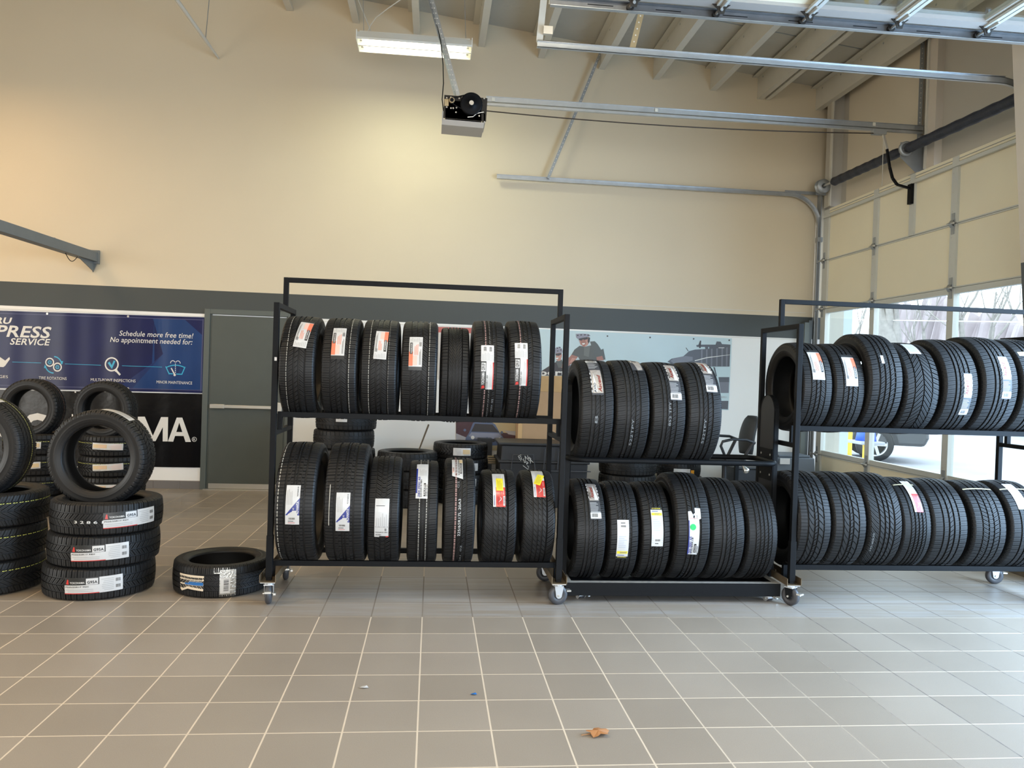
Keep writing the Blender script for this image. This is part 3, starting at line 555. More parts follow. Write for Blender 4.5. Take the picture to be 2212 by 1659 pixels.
def tire_mesh(kind, R, w, Rr, hi=True):
    key = (kind, round(R, 3), round(w, 3), Rr, hi)
    if key in _tm: return _tm[key]
    D = DES[kind]; hw = .43 * w; s = R - Rr; NP = D['np'] if hi else D['np'] * 2 // 3; g1 = D['g1'] * 1.35
    if hi: pat = [(0, 1), (g1, 1), (g1 + .025, 0), (.52, 0), (.53, 2), (.58, 2), (.59, 0), (.975, 0)]
    else: pat = [(0, 1), (g1 + .04, 1), (g1 + .09, 0), (.93, 0)]
    cols = []   # x, r, skew, d1, d2, mat
    rb = D['ribs']
    fsk0 = rb[0][2](-1); fsk1 = rb[-1][2](1)
    side = [(.372, 1.02), (.40, 1.0), (.43, .97), (.452, .90), (.470, .80), (.476, .785), (.490, .72), (.496, .64), (.501, .625), (.501, .60), (.4985, .59), (.4995, .50), (.498, .38), (.500, .36), (.499, .33)]
    inner = [(.36, .98), (.38, .88), (.455, .50), (.43, .26), (.36, .16)]
    for (a, k) in side: cols.append((-a * w, R - k * s, fsk0, 0, 0, 1))
    cols.append((-.487 * w, R - .22 * s, fsk0, 0, 0, 0)); cols.append((-.484 * w, R - .20 * s, fsk0, .004, .001, 0)); cols.append((-.458 * w, R - .007 - .05 * s, fsk0, rb[0][3] + .001, rb[0][4], 0))
    for i, (u0, u1, fn, d1, d2, nc) in enumerate(rb):
        d1 *= 1.5; d2 *= 1.4
        if i > 0: u0 += .022
        if i < len(rb) - 1: u1 -= .022
        if i > 0: cols.append(((u0 - .002) * hw, None, fn(u0), GD, 0, 2))
        for u in np.linspace(u0, u1, nc): cols.append((u * hw, None, fn(u), d1, d2, 0))
        if i < len(rb) - 1: cols.append(((u1 + .002) * hw, None, fn(u1), GD, 0, 2))
    cols.append((.458 * w, R - .007 - .05 * s, fsk1, rb[-1][3] + .001, rb[-1][4], 0)); cols.append((.484 * w, R - .20 * s, fsk1, .004, .001, 0)); cols.append((.487 * w, R - .22 * s, fsk1, 0, 0, 0))
    for (a, k) in side[::-1]: cols.append((a * w, R - k * s, fsk1, 0, 0, 1))
    for (a, k) in inner: cols.append((a * w, R - k * s, 0, 0, 0, 1))
    for (a, k) in inner[::-1]: cols.append((-a * w, R - k * s, 0, 0, 0, 1))
    nC = len(cols); nR = NP * len(pat); V = np.zeros((nR, nC, 3))
    fr = np.array([(k + f) / NP for k in range(NP) for f, _ in pat]); fl = np.array([g for k in range(NP) for _, g in pat])
    for c, (x, r, sk, d1, d2, mm) in enumerate(cols):
        base = R - crown(x, hw) if r is None else r
        if mm == 2: d = np.full(nR, GD)
        else: d = np.where(fl == 1, d1, np.where(fl == 2, d2, 0))
        th = 2 * PI * (fr + sk / NP); rr = base - d
        V[:, c, 0] = x; V[:, c, 1] = -np.cos(th) * rr; V[:, c, 2] = np.sin(th) * rr
    idx = np.arange(nR * nC).reshape(nR, nC); nx = np.roll(idx, -1, 0); c2 = np.roll(idx, -1, 1)
    q = np.stack([idx, nx, np.roll(nx, -1, 1), c2], -1).reshape(-1, 4)
    mi = np.array([1 if (cols[c][5] == 1 or cols[(c + 1) % nC][5] == 1) else 0 for c in range(nC)], dtype=np.int32)
    me = bpy.data.meshes.new('tire'); me.vertices.add(nR * nC); me.vertices.foreach_set('co', V.reshape(-1).astype(np.float32))
    nq = len(q); me.loops.add(nq * 4); me.loops.foreach_set('vertex_index', q.reshape(-1).astype(np.int32))
    me.polygons.add(nq); me.polygons.foreach_set('loop_start', np.arange(0, nq * 4, 4, dtype=np.int32))
    me.materials.append(RUB); me.materials.append(SIDE)
    mi = np.tile(mi, nR); me.polygons.foreach_set('material_index', mi); me.polygons.foreach_set('use_smooth', mi == 1)
    me.update(calc_edges=True); me.validate(); _tm[key] = me; return me
class Lab:
    """flat print laid out in metres (s across the tread, t along it) and wrapped round the tread"""
    def __init__(s, tire, phi, x, W, L, ang=0.0):
        s.t = tire; s.phi = phi; s.x = x; s.W = W; s.L = L; s.ang = ang; s.mb = MB(); s.k = 0
    def map(s, a, t, lay):
        a -= s.W / 2; t -= s.L / 2; c, n = math.cos(s.ang), math.sin(s.ang); xa = a * c - t * n; ta = a * n + t * c
        x = s.x + xa; R = s.t['_R']; w = s.t['_w']; hw = .43 * w; r = R - crown(x, hw) + .0010 + lay * .0005
        if abs(x) > hw: r -= (abs(x) - hw) * 1.0
        p = s.phi + ta / R; return (x, -r * math.cos(p), r * math.sin(p))
    def rect(s, s0, t0, s1, t1, m, lay=None):
        lay = s.k if lay is None else lay; n = max(1, int(abs(t1 - t0) / .012)); k = max(1, int(abs(s1 - s0) / .02)); vs = []; fs = []
        for i in range(n + 1):
            for j in range(k + 1): vs.append(s.map(s0 + (s1 - s0) * j / k, t0 + (t1 - t0) * i / n, lay))
        for i in range(n):
            for j in range(k): a = i * (k + 1) + j; fs.append((a, a + 1, a + k + 2, a + k + 1))
        s.mb.add(vs, fs, m); return s
    def poly(s, pts, m, lay=1):
        pts = [(a * s.W, t * s.L) for a, t in pts]; t0 = min(p[1] for p in pts); t1 = max(p[1] for p in pts); n = max(1, int((t1 - t0) / .012))
        def clip(P, tc, keep):
            o = []
            for i in range(len(P)):
                a, b = P[i], P[(i + 1) % len(P)]; ia = (a[1] - tc) * keep >= 0; ib = (b[1] - tc) * keep >= 0
                if ia: o.append(a)
                if ia != ib: f = (tc - a[1]) / (b[1] - a[1]); o.append((a[0] + (b[0] - a[0]) * f, tc))
            return o
        for k in range(n):
            P = clip(clip(pts, t0 + (t1 - t0) * k / n, 1), t0 + (t1 - t0) * (k + 1) / n, -1)
            if len(P) > 2: s.mb.add([s.map(a, t, lay) for a, t in P], [tuple(range(len(P)))], m)
        return s
    def R(s, a0, b0, a1, b1, m, lay=1): return s.rect(a0 * s.W, b0 * s.L, a1 * s.W, b1 * s.L, m, lay)
    def text(s, st, a, b, h, rot, m, fit=None, bold=.02, shear=0, lay=2):
        v, fs = text_poly(st, bold, shear); v = v * h
        if fit: v = v * [fit / max(v[:, 0].max(), 1e-6), 1]
        X, Y = v[:, 0], v[:, 1]; d = {0: (X, Y), 1: (-Y, X), 2: (-X, -Y), 3: (Y, -X)}[rot]
        s.mb.add([s.map(a * s.W + p, b * s.L + q, lay) for p, q in zip(*d)], fs, m); return s
    def lines(s, a0, b0, a1, b1, n, m, along=True, lay=1):
        r = random.Random(int(a0 * 100 + b0 * 977 + n))
        for i in range(n):
            f0 = (i + .25) / n; f1 = (i + .62) / n; e = r.uniform(.6, 1)
            if along: s.R(a0 + (a1 - a0) * f0, b0, a0 + (a1 - a0) * f1, b0 + (b1 - b0) * e, m, lay)
            else: s.R(a0, b0 + (b1 - b0) * f0, a0 + (a1 - a0) * e, b0 + (b1 - b0) * f1, m, lay)
        return s
    def bars(s, a0, b0, a1, b1, m, along=False, n=14, lay=1):
        r = random.Random(n)
        p = 0.0
        while p < 1:
            d = r.uniform(.02, .07)
            if along: s.R(a0, b0 + (b1 - b0) * p, a1, b0 + (b1 - b0) * min(p + d, 1), m, lay)
            else: s.R(a0 + (a1 - a0) * p, b0, a0 + (a1 - a0) * min(p + d, 1), b1, m, lay)
            p += d + r.uniform(.02, .06)
        return s
    def done(s, name='tread_label', label=None):
        o = s.mb.build(name); o.parent = s.t
        if label: o['label'] = label
        return o
def L_hank(l, flip=False):
    W_ = l.W; l.rect(0, 0, l.W, l.L, WHITE, 0)
    if not flip:
        l.R(0, 0, 1, .10, LBLK); l.R(.0, .12, .30, .52, LORG).R(.30, .14, .62, .40, LPINK); l.R(.06, .45, .26, .80, LBLK).text('HANKOOK', .22, .47, .009, 1, WHITE, fit=l.L * .31); l.lines(.06, .83, .94, .97, 7, LGREY); l.lines(.4, .42, .72, .8, 3, LORG); l.lines(.78, .15, .92, .62, 2, LBLK); l.bars(.74, .68, .94, .82, LBLK)
    else:
        l.R(0, .90, 1, 1, LBLK); l.R(.70, .52, 1, .88, LORG).R(.40, .60, .70, .86, LPINK); l.R(.74, .22, .94, .58, LBLK).text('HANKOOK', .78, .56, .009, 3, WHITE, fit=l.L * .31); l.lines(.06, .03, .94, .18, 7, LGREY); l.lines(.3, .25, .6, .55, 3, LORG); l.lines(.06, .3, .2, .85, 2, LBLK); l.bars(.06, .2, .26, .3, LBLK)
def L_yoko(l, name='G91F'):
    l.rect(0, 0, l.W, l.L, WHITE, 0); W_ = l.W
    l.R(0, .0, .42, .62, LBLK); l.text('YOKOHAMA', .30, .10, .018, 1, WHITE, fit=l.L * .28); l.poly([(.08, .01), (.34, .03), (.30, .09), (.12, .08)], LRED, 2)
    l.R(.04, .40, .38, .59, WHITE, 2); l.text(name, .32, .42, .020, 1, LBLK, fit=l.L * .15, bold=.03, lay=3); l.R(.92, 0, 1, .60, LRED)
    l.text('P235/60R17 100H', .56, .02, .009, 1, LBLK, fit=l.L * .30); l.lines(.62, .05, .88, .58, 3, LGREY); l.R(0, .63, 1, .82, MATS['label_white']); l.lines(.05, .64, .95, .82, 8, LGREY, True)
    l.bars(.2, .86, .42, .97, LBLK, True); l.bars(.65, .85, .85, .97, LBLK, True)
def L_adv(l):
    l.rect(0, 0, l.W, l.L, WHITE, 0); l.poly([(0, .24), (1, .24), (1, .68)], LNAVY, 1); l.lines(.06, .5, .5, .97, 4, LGREY); l.text('P275/65R18', .88, .72, .007, 1, LBLK, fit=l.L * .24)
    l.text('ADVANTA', .94, .27, .014, 1, WHITE, fit=l.L * .32, bold=.04); l.text('HT-7 AS', .62, .26, .010, 1, WHITE, fit=l.L * .17); l.text('SUV', .42, .26, .006, 1, WHITE, fit=l.L * .06); l.bars(.25, .13, .7, .18, LBLK); l.lines(.2, .07, .8, .11, 1, LBLK, False); l.lines(.2, .03, .8, .06, 1, LRED, False)
def L_white(l):
    l.rect(0, 0, l.W, l.L, WHITE, 0); l.R(.1, .28, .9, .66, mat('label_pale_grey', (0.6, 0.6, 0.6), 0.4)); l.R(.05, .275, .95, .285, LBLK); l.text('P225/60R18 100H', .08, .12, .007, 0, LBLK, fit=l.W * .84); l.text('AVID', .08, .05, .008, 0, LBLK, fit=l.W * .4); l.lines(.08, .80, .8, .84, 1, LBLK, False); l.bars(.72, .17, .86, .24, LBLK); l.R(.35, 0, .8, .03, LBLK); l.R(.8, 0, 1, .03, LRED); l.lines(.1, .3, .9, .64, 6, LGREY)
def L_ziex(l, flip=False):
    l.rect(0, 0, l.W, l.L, WHITE, 0); l.R(0, .12, .12, .80, LNAVY); r = random.Random(3)
    l.text('ZIEX ZE001 A/S', .34, .03, .012, 1, LNAVY, fit=l.L * .50, bold=.03); l.text('225/55R18 98H', .50, .03, .010, 1, LBLK, fit=l.L * .42)
    l.R(.66, .05, .84, .36, LBLK).text('FALKEN', .80, .08, .010, 1, WHITE, fit=l.L * .24); l.bars(.88, .05, .98, .34, LBLK, True)
    l.lines(.25, .56, .9, .80, 6, LGREY)
def L_nexen(l):
    l.poly([(0, .12), (1, 0), (1, 1), (0, 1)], WHITE, 0); l.R(.72, .20, .92, .70, LBLK).text('HANKOOK', .88, .23, .011, 1, WHITE, fit=l.L * .42); l.R(.70, .72, .98, .96, LTAN); l.R(.04, .25, .2, .45, LPINK); l.lines(.25, .25, .6, .95, 5, LGREY); l.bars(.06, .3, .2, .5, LBLK, True)
def L_red(l):
    l.rect(0, 0, l.W, l.L, WHITE, 0); l.R(.24, 0, 1, .50, LRED); l.lines(.06, .03, .18, .38, 1, LNAVY); l.lines(.38, .05, .46, .34, 1, LBLK); l.lines(.6, .06, .66, .4, 1, LBLK); l.lines(.82, .30, .9, .46, 1, WHITE, True, 3); l.R(.82, .03, .97, .26, WHITE, 2); l.bars(.85, .05, .95, .24, LBLK, True, lay=3)
    l.lines(.3, .55, .95, .95, 6, LGREY); l.poly([(.4, .10), (.7, .2), (.55, .26), (.66, .16)], WHITE, 3)
def L_yel(l):
    l.rect(0, 0, l.W, l.L, LYEL, 2); l.lines(.15, .1, .85, .9, 4, mat('label_ochre_print', (0.45, 0.36, 0.03), 0.5), True, 3)
def L_gy(l, flip=False):
    l.rect(0, 0, l.W, l.L, WHITE, 0); pg = mat('label_blue_grey_print', (0.42, 0.45, 0.52), 0.5)
    if flip: a = lambda t: 1 - t
    else: a = lambda t: t
    l.R(.0, min(a(0), a(.07)), 1, max(a(0), a(.07)), LBLK); l.text('GOODYEAR', .12, a(.045) - .002, .006, 0, LYEL, fit=l.W * .76); l.R(.05, min(a(.15), a(.22)), .95, max(a(.15), a(.22)), LYEL); l.lines(.3, min(a(.16), a(.21)), .9, max(a(.16), a(.21)), 2, LNAVY, False, 2)
    l.lines(.1, min(a(.09), a(.13)), .9, max(a(.09), a(.13)), 1, LNAVY, False); l.lines(.12, min(a(.3), a(.62)), .85, max(a(.3), a(.62)), 7, pg, False); l.bars(.3, min(a(.82), a(.87)), .75, max(a(.82), a(.87)), LBLK); l.lines(.3, min(a(.90), a(.95)), .75, max(a(.90), a(.95)), 1, LBLK, False); l.lines(.08, min(a(.7), a(.93)), .16, max(a(.7), a(.93)), 4, pg, False); l.lines(.86, min(a(.7), a(.93)), .94, max(a(.7), a(.93)), 4, pg, False)
def L_avid(l, part='full', top=True):
    l.rect(0, 0, l.W, l.L, LDARK, 0)
    if part == 'full':
        l.R(.06, .44, .94, .98, LSIL); l.poly([(.55, .46), (.9, .46), (.6, .93)], WHITE, 2); l.text('Ascend', .52, .50, .022, 1, mat('label_maroon', (0.22, 0.03, 0.02), 0.4), fit=l.L * .34, shear=.25, bold=.03, lay=3); l.text('AVID', .24, .50, .016, 1, LBLK, fit=l.L * .18, lay=3)
        l.lines(.05, .18, .95, .40, 7, LGREY, False); l.R(0, .02, 1, .15, WHITE); l.bars(.12, .05, .7, .13, LBLK, lay=2); l.R(.05, .16, .95, .17, WHITE)
        for k in range(5): l.R(0, .5 + k * .1, .06, .55 + k * .1, WHITE); l.R(.94, .5 + k * .1, 1, .55 + k * .1, WHITE)
    elif part == 'flip':
        l.R(.10, .04, .98, .58, LSIL); l.poly([(.15, .06), (.5, .06), (.3, .5)], WHITE, 2); l.text('Ascend', .86, .06, .022, 1, mat('label_maroon', (0.22, 0.03, 0.02), 0.4), fit=l.L * .38, shear=.25, bold=.03, lay=3); l.text('AVID', .40, .05, .016, 1, LBLK, fit=l.L * .2, lay=3)
        l.lines(.05, .62, .95, .84, 6, LGREY, False); l.R(0, .87, 1, .98, WHITE); l.bars(.2, .89, .9, .96, LBLK, lay=2)
        for k in range(5): l.R(0, .05 + k * .1, .07, .10 + k * .1, WHITE)
    else:
        l.poly([(0, .9), (.15, .35), (.3, .45), (.5, 0), (1, .05), (1, .7), (.6, 1)], LSIL, 1)
def L_torn(l):
    l.poly([(0, .0), (.78, -.01), (.84, .05), (.86, .62), (.84, .76), (1, .78), (1, 1.0), (.55, 1.01), (.55, .90), (.38, .86), (.25, .94), (0, .93)], WHITE, 0); l.R(.02, .78, .9, .785, LRED); l.R(0, .0, .08, .74, LNAVY)
    l.text('ZIEX ZE001 A/S', .26, .02, .014, 1, LNAVY, fit=l.L * .38, bold=.03); l.text('225/60R18', .38, .02, .010, 1, LBLK, fit=l.L * .36); l.R(.48, .04, .66, .24, LBLK).text('FALKEN', .62, .06, .008, 1, WHITE, fit=l.L * .15); l.bars(.7, .02, .8, .2, LBLK, True)
    pts = [(.34 + .24 * math.cos(a) , .60 + .24 * l.W / l.L * math.sin(a)) for a in np.linspace(0, 2 * PI, 20)[:-1]]; l.poly(pts, LGREEN, 3); l.text('1', .24, .60, .012, 1, LBLK, lay=4)
def L_tag(l):
    l.rect(0, 0, l.W, l.L, WHITE, 0); l.R(.03, .08, .50, .20, LBLK)
    l.lines(.5, .1, .95, .9, 5, LGREY)
def L_g95(l):
    # lying tire: reading runs along -t, letter tops towards +s
    l.rect(0, 0, l.W, l.L, WHITE, 0); l.R(.55, .40, 1, 1, LBLK); l.text('YOKOHAMA', .64, .90, .012, 3, WHITE, fit=l.L * .26); l.poly([(.62, .97), (.9, .95), (.9, .93), (.6, .92)], LRED, 2)
    l.R(.57, .42, .95, .62, WHITE, 2); l.text('G95A', .64, .60, .016, 3, LBLK, fit=l.L * .17, bold=.04, lay=3); l.text('P225/55R17 95H', .40, .98, .008, 3, LBLK, fit=l.L * .4); l.R(0, .40, .05, 1, LRED); l.lines(.1, .5, .32, .98, 2, LGREY, True); l.lines(.1, .16, .9, .38, 7, LGREY, True); l.bars(.6, .04, .8, .13, LBLK, True); l.bars(.2, .04, .4, .13, LBLK, True)
def L_yb(l):
    l.rect(0, 0, l.W, l.L, WHITE, 0); l.R(.25, .52, .80, .98, LTAN); l.lines(.3, .55, .75, .95, 3, LPINK); l.lines(.1, .05, .9, .48, 5, LPINK); l.R(.04, .72, .16, .98, LGREY)
def L_yb2(l):
    l.rect(0, 0, l.W, l.L, WHITE, 0); l.R(.2, .04, .80, .45, LTAN); l.lines(.1, .55, .9, .95, 5, LGREY); l.R(.04, .05, .16, .4, LGREY)
def L_plainw(l): l.rect(0, 0, l.W, l.L, WHITE, 0); l.lines(.15, .1, .9, .9, 6, LGREY)
def tire(kind, loc, R, w, label, group=None, rot=(0, 0, 0), Rr=None, hi=True, name='tire'):
    Rr = Rr or (R - .115 if R > .33 else R - .10)
    o = bpy.data.objects.new(name, tire_mesh(kind, R, w, Rr, hi)); COL.objects.link(o); o.location = loc; o.rotation_euler = rot
    tag(o, label, 'tire', group); o['_R'] = R; o['_w'] = w; return o
def stripe(t, kind, u, m, wid=.0028, hi=True, name='tread_stripe'):
    D = DES[kind]; R, w = t['_R'], t['_w']; hw = .43 * w; NP = D['np'] if hi else D['np'] * 2 // 3; fn = Z0
    for (u0, u1, f, *_q) in D['ribs']:
        if u0 - .01 <= u <= u1 + .01: fn = f
    b = MB(); vs = []; fs = []; x = u * hw; r = R - crown(x, hw) + .0006; segs = [(D['g1'] * 1.35 + .04, .50), (.60, .95)]
    for k in range(NP):
        for (a, c) in segs:
            i0 = len(vs)
            for f in (a, (a + c) / 2, c):
                th = 2 * PI * ((k + f) + fn(u)) / NP
                for dx in (-wid / 2, wid / 2): vs.append((x + dx, -r * math.cos(th), r * math.sin(th)))
            fs += [(i0, i0 + 1, i0 + 3, i0 + 2), (i0 + 2, i0 + 3, i0 + 5, i0 + 4)]
    b.add(vs, fs, m); o = b.build(name); o.parent = t; return o
def pick(t, px, py):
    """tread position (angle, x) of an unrotated rack tire that shows at a picture point"""
    c = np.array(t.location); R = t['_R']; lo, hi = -1.2, 1.75; x = 0
    for _ in range(40):
        m_ = (lo + hi) / 2; p = c + [x, -R * math.cos(m_), R * math.sin(m_)]
        if proj(p)[1] > py: lo = m_
        else: hi = m_
        p = c + [0, -R * math.cos(m_), R * math.sin(m_)]; k = proj(p + np.array([.05, 0, 0]))[0] - proj(p)[0]; x = (px - proj(p)[0]) / k * .05
    return m_, x
def lab(t, fn, px, py0, py1, W, ang=0, label=None, shift=0, **kw):
    a1, x1 = pick(t, px, py0); a0, x0 = pick(t, px, py1); lim = t['_w'] * .40 - W / 2; x = max(-lim, min(lim, (x0 + x1) / 2)) if lim > 0 else 0
    l = Lab(t, (a0 + a1) / 2, x, W, (a1 - a0) * t['_R'], ang); fn(l, **kw); return l.done(label=label)
CHALKD = mat('faint_stencil_paint', (0.22, 0.23, 0.235), 0.7)
def chalk(t, st, px, py0, py1, h=.016, rot=1):
    a1, x1 = pick(t, px, py0); a0, x0 = pick(t, px, py1); L_ = (a1 - a0) * t['_R']; l = Lab(t, (a0 + a1) / 2, (x0 + x1) / 2, h, L_, 0)
    l.text(st, 1.0 if rot == 1 else 0, 0 if rot == 1 else 1, h, rot, CHALK if 'R17' in st else CHALKD, fit=L_, bold=0, lay=0); return l.done('stencilled_code')
YC = .56
def zr(R, z=1.2, g=.18): return z + math.sqrt(R * R - g * g) + .002
G1 = 'tires on the upper shelf of the left rolling rack'
u = []
for kd, X, w, R, lb in [
    ('kinergy', -.219, .225, .337, 'leftmost tire on upper shelf of left rack, glaring orange label high up'),
    ('kinergy', .041, .225, .336, 'second tire from left on upper shelf of left rack, orange blotch low on its label'),
    ('kinergy', .288, .23, .335, 'third tire on upper shelf of left rack, label with orange patch at upper right'),
    ('kinergy', .540, .23, .335, 'fourth tire on upper shelf of left rack, orange label hanging lower than its neighbours'),
    ('fine', .767, .185, .321, 'slim tire without any label on upper shelf of left rack'),
    ('g91', .985, .205, .345, 'tire with tall black and white label edged red, second from right on upper left shelf'),
    ('g91', 1.215, .215, .349, 'rightmost tire on upper shelf of left rack, its tall label set slightly higher')]:
    u.append(tire(kd, (X, YC, zr(R)), R, w, lb, G1))
stripe(u[0], 'kinergy', -.62, STRW); stripe(u[1], 'kinergy', .64, STRW); stripe(u[2], 'kinergy', -.62, STRW); stripe(u[2], 'kinergy', .60, mat('stripe_dim', (.2, .19, .17), .7)); stripe(u[3], 'kinergy', .62, STRW)
stripe(u[5], 'g91', -.30, STRR, .006); stripe(u[6], 'g91', -.34, STRR, .006); stripe(u[5], 'g91', .0, MATS['stripe_dim'])
lab(u[0], L_hank, 657, 693, 751, .082, ang=-.12, flip=True); lab(u[1], L_hank, 732, 709, 776, .082); lab(u[2], L_hank, 824, 711, 776, .08, flip=True, ang=-.04); lab(u[3], L_hank, 898, 728, 800, .084)
lab(u[5], L_yoko, 1052, 746, 841, .082); lab(u[6], L_yoko, 1125, 741, 833, .082); chalk(u[5], 'TYFY  02', 1062, 862, 890, .012)
G2 = 'tires on the lower shelf of the left rolling rack'
v = []
for kd, X, w, R, lb in [
    ('geo', -.197, .25, .392, 'big truck tire at left end of lower shelf of left rack with navy triangle label'),
    ('geo', .104, .25, .392, 'second big truck tire on lower left shelf, pale crescent scuff beside its navy triangle label'),
    ('allseason', .344, .205, .353, 'third tire on lower shelf of left rack with wrinkled plain white label'),
    ('ziex', .591, .195, .343, 'tire with two white tread lines under a high white label, lower left shelf'),
    ('avid', .826, .20, .353, 'tire stencilled 225/65R17 down its tread on lower left shelf'),
    ('sweep', 1.085, .225, .319, 'tire with upright yellow sticker over a red label on lower left shelf'),
    ('sweep', 1.342, .215, .320, 'tire with tilted yellow sticker over a red label, right end of lower left shelf')]:
    v.append(tire(kd, (X, YC, zr(R, .25)), R, w, lb, G2))
stripe(v[0], 'geo', -.93, STRW, .004)
lab(v[0], L_adv, 633, 1048, 1133, .085); lab(v[1], L_adv, 741, 1064, 1147, .085); lab(v[2], L_white, 825, 1077, 1160, .088); lab(v[3], L_ziex, 912, 1003, 1077, .075); lab(v[4], L_nexen, 988, 993, 1035, .070)
lab(v[5], L_red, 1077, 1024, 1095, .080); lab(v[5], L_yel, 1079, 1034, 1060, .045); lab(v[6], L_red, 1162, 1018, 1074, .078); lab(v[6], L_yel, 1164, 1026, 1048, .045, ang=-.35)
chalk(v[4], '225/65R17L 20A3', 992, 1078, 1158, .016); chalk(v[4], 'G2', 990, 1040, 1054, .013); chalk(v[4], 'DA1  02', 994, 1178, 1212, .011); stripe(v[3], 'ziex', -.26, STRW, .004); stripe(v[3], 'ziex', .28, STRW, .004); stripe(v[4], 'avid', -.32, STRR, .010)
l = Lab(v[1], .1, -.088, .004, .26); l.rect(0, 0, .004, .26, STRW, 0); l.done('pale_scuff')
# trolley
G3 = 'tires in the ring of the low black trolley'
t3 = []
for kd, X, w, R, lb in [('avid', 1.695, .224, .351, 'leftmost tire in the trolley ring with long silver label and stencilled 8'), ('avid', 1.928, .232, .353, 'second tire in the trolley ring with a torn label scrap at its top'),
    ('avid', 2.171, .232, .351, 'third tire in the trolley ring with barcode at the foot of its silver label'), ('avid', 2.413, .232, .354, 'rightmost tire in the trolley ring, silver label starting near its crown')]:
    t3.append(tire(kd, (X, .57, zr(R, .955, .19)), R, w, lb, G3))
lab(t3[0], L_avid, 1283, 780, 853, .078, ang=.03, part='flip'); lab(t3[1], L_avid, 1376, 776, 800, .075, part='scrap'); lab(t3[2], L_avid, 1452, 789, 865, .075); lab(t3[3], L_avid, 1524, 784, 848, .075)
chalk(t3[0], '8', 1288, 898, 915, .020, 1); chalk(t3[1], '522TPY', 1364, 905, 962, .016); chalk(t3[2], '852 TPY', 1447, 868, 920, .016); chalk(t3[3], '522TPY', 1520, 905, 958, .016)
G4 = 'tires standing on the base tray of the low black trolley'
t4 = []
for kd, X, w, R, lb in [('avid', 1.687, .205, .338, 'leftmost tire on the trolley tray with silver label and barcode'), ('goodyear', 1.911, .20, .332, 'trolley tray tire with white label ending in a yellow and black strip at its bottom'),
    ('goodyear', 2.129, .198, .333, 'trolley tray tire with white label headed by a black and yellow strip'), ('ziex', 2.367, .235, .367, 'taller trolley tray tire with torn white label and round green sticker'),
    ('avid', 2.612, .232, .351, 'unlabelled trolley tray tire with sweeping cuts, second from right'), ('michelin', 2.853, .218, .342, 'rightmost trolley tray tire with fine dusty ribs and no label')]:
    t4.append(tire(kd, (X, .60, .10 + R + .002), R, w, lb, G4))
lab(t4[0], L_avid, 1281, 1045, 1122, .072, part='full', ang=.03); lab(t4[1], L_gy, 1344, 1123, 1207, .078); lab(t4[2], L_gy, 1418, 1096, 1180, .078, flip=True); lab(t4[3], L_torn, 1498, 1098, 1197, .085)
# right rack
G5 = 'tires on the upper shelf of the right rolling rack'
t5 = []
for kd, X, w, R, lb in [('kinergy', 3.19, .215, .315, 'leftmost tire on upper shelf of right rack, open dark hub side showing, orange white label'), ('kinergy', 3.417, .22, .315, 'second tire on upper right shelf with the lower hung orange and white label'),
    ('goodyear', 3.655, .24, .351, 'taller tire with tiny white label scrap on upper shelf of right rack'), ('chevron', 3.928, .25, .327, 'tire with arrow shaped tread and white label wrapped over its top, upper right shelf'),
    ('avid', 4.20, .25, .342, 'tire with small silver label low on the right, fifth on upper shelf of right rack'), ('avid', 4.475, .26, .355, 'tire with long silver label, sixth on upper shelf of right rack'),
    ('avid', 4.752, .25, .352, 'tire cut by the right picture edge on upper shelf of right rack')]:
    t5.append(tire(kd, (X, YC, zr(R)), R, w, lb, G5))
lab(t5[0], L_hank, 1761, 757, 820, .085, flip=True); lab(t5[1], L_hank, 1834, 767, 834, .085, flip=True); lab(t5[2], L_plainw, 1906, 768, 785, .02); lab(t5[3], L_plainw, 1967, 744, 764, .085); lab(t5[4], L_avid, 2084, 806, 897, .062, part='full'); lab(t5[5], L_avid, 2168, 770, 862, .068, part='full')
l = Lab(t5[6], .75, -.07, .05, .04); l.rect(0, 0, .05, .04, CORD, 0); l.done('pale_strap')
G6 = 'tires on the lower shelf of the right rolling rack'
t6 = []
for kd, X, w, R, lb in [('curved', 3.198, .235, .336, 'leftmost tire on lower shelf of right rack, behind the rack post, looping tread cuts'), ('curved', 3.445, .24, .335, 'second tire on lower shelf of right rack with looping tread cuts'),
    ('sweep', 3.697, .245, .335, 'third tire on lower right shelf with faint stencilled numbers on its left shoulder'), ('michelin', 3.932, .21, .321, 'lower right shelf tire with pale strap and glossy red and white label'),
    ('plain', 4.174, .26, .320, 'unlabelled tire with broad smooth ribs, fifth on lower shelf of right rack'), ('allseason', 4.467, .25, .316, 'lower right shelf tire with blocky centre tread and a pale strap only'),
    ('plain', 4.745, .25, .318, 'lower right shelf tire cut by picture edge with strap and whitish label')]:
    t6.append(tire(kd, (X, YC, zr(R, .25)), R, w, lb, G6))
chalk(t6[2], '245/40R20', 1884, 1152, 1192, .012)
def strap(t, phi, x0, x1, wd=.012):
    l = Lab(t, phi, (x0 + x1) / 2, x1 - x0, wd); l.rect(0, 0, x1 - x0, wd, CORD, 3); l.done('pale_strap')
strap(t6[3], 1.10, -.10, .06); strap(t6[5], 1.05, -.11, .10); strap(t6[6], 1.05, -.11, .12)
lab(t6[3], L_red, 1968, 1040, 1106, .062, label='glossy red and white tread label'); lab(t6[6], L_plainw, 2192, 1046, 1100, .075)

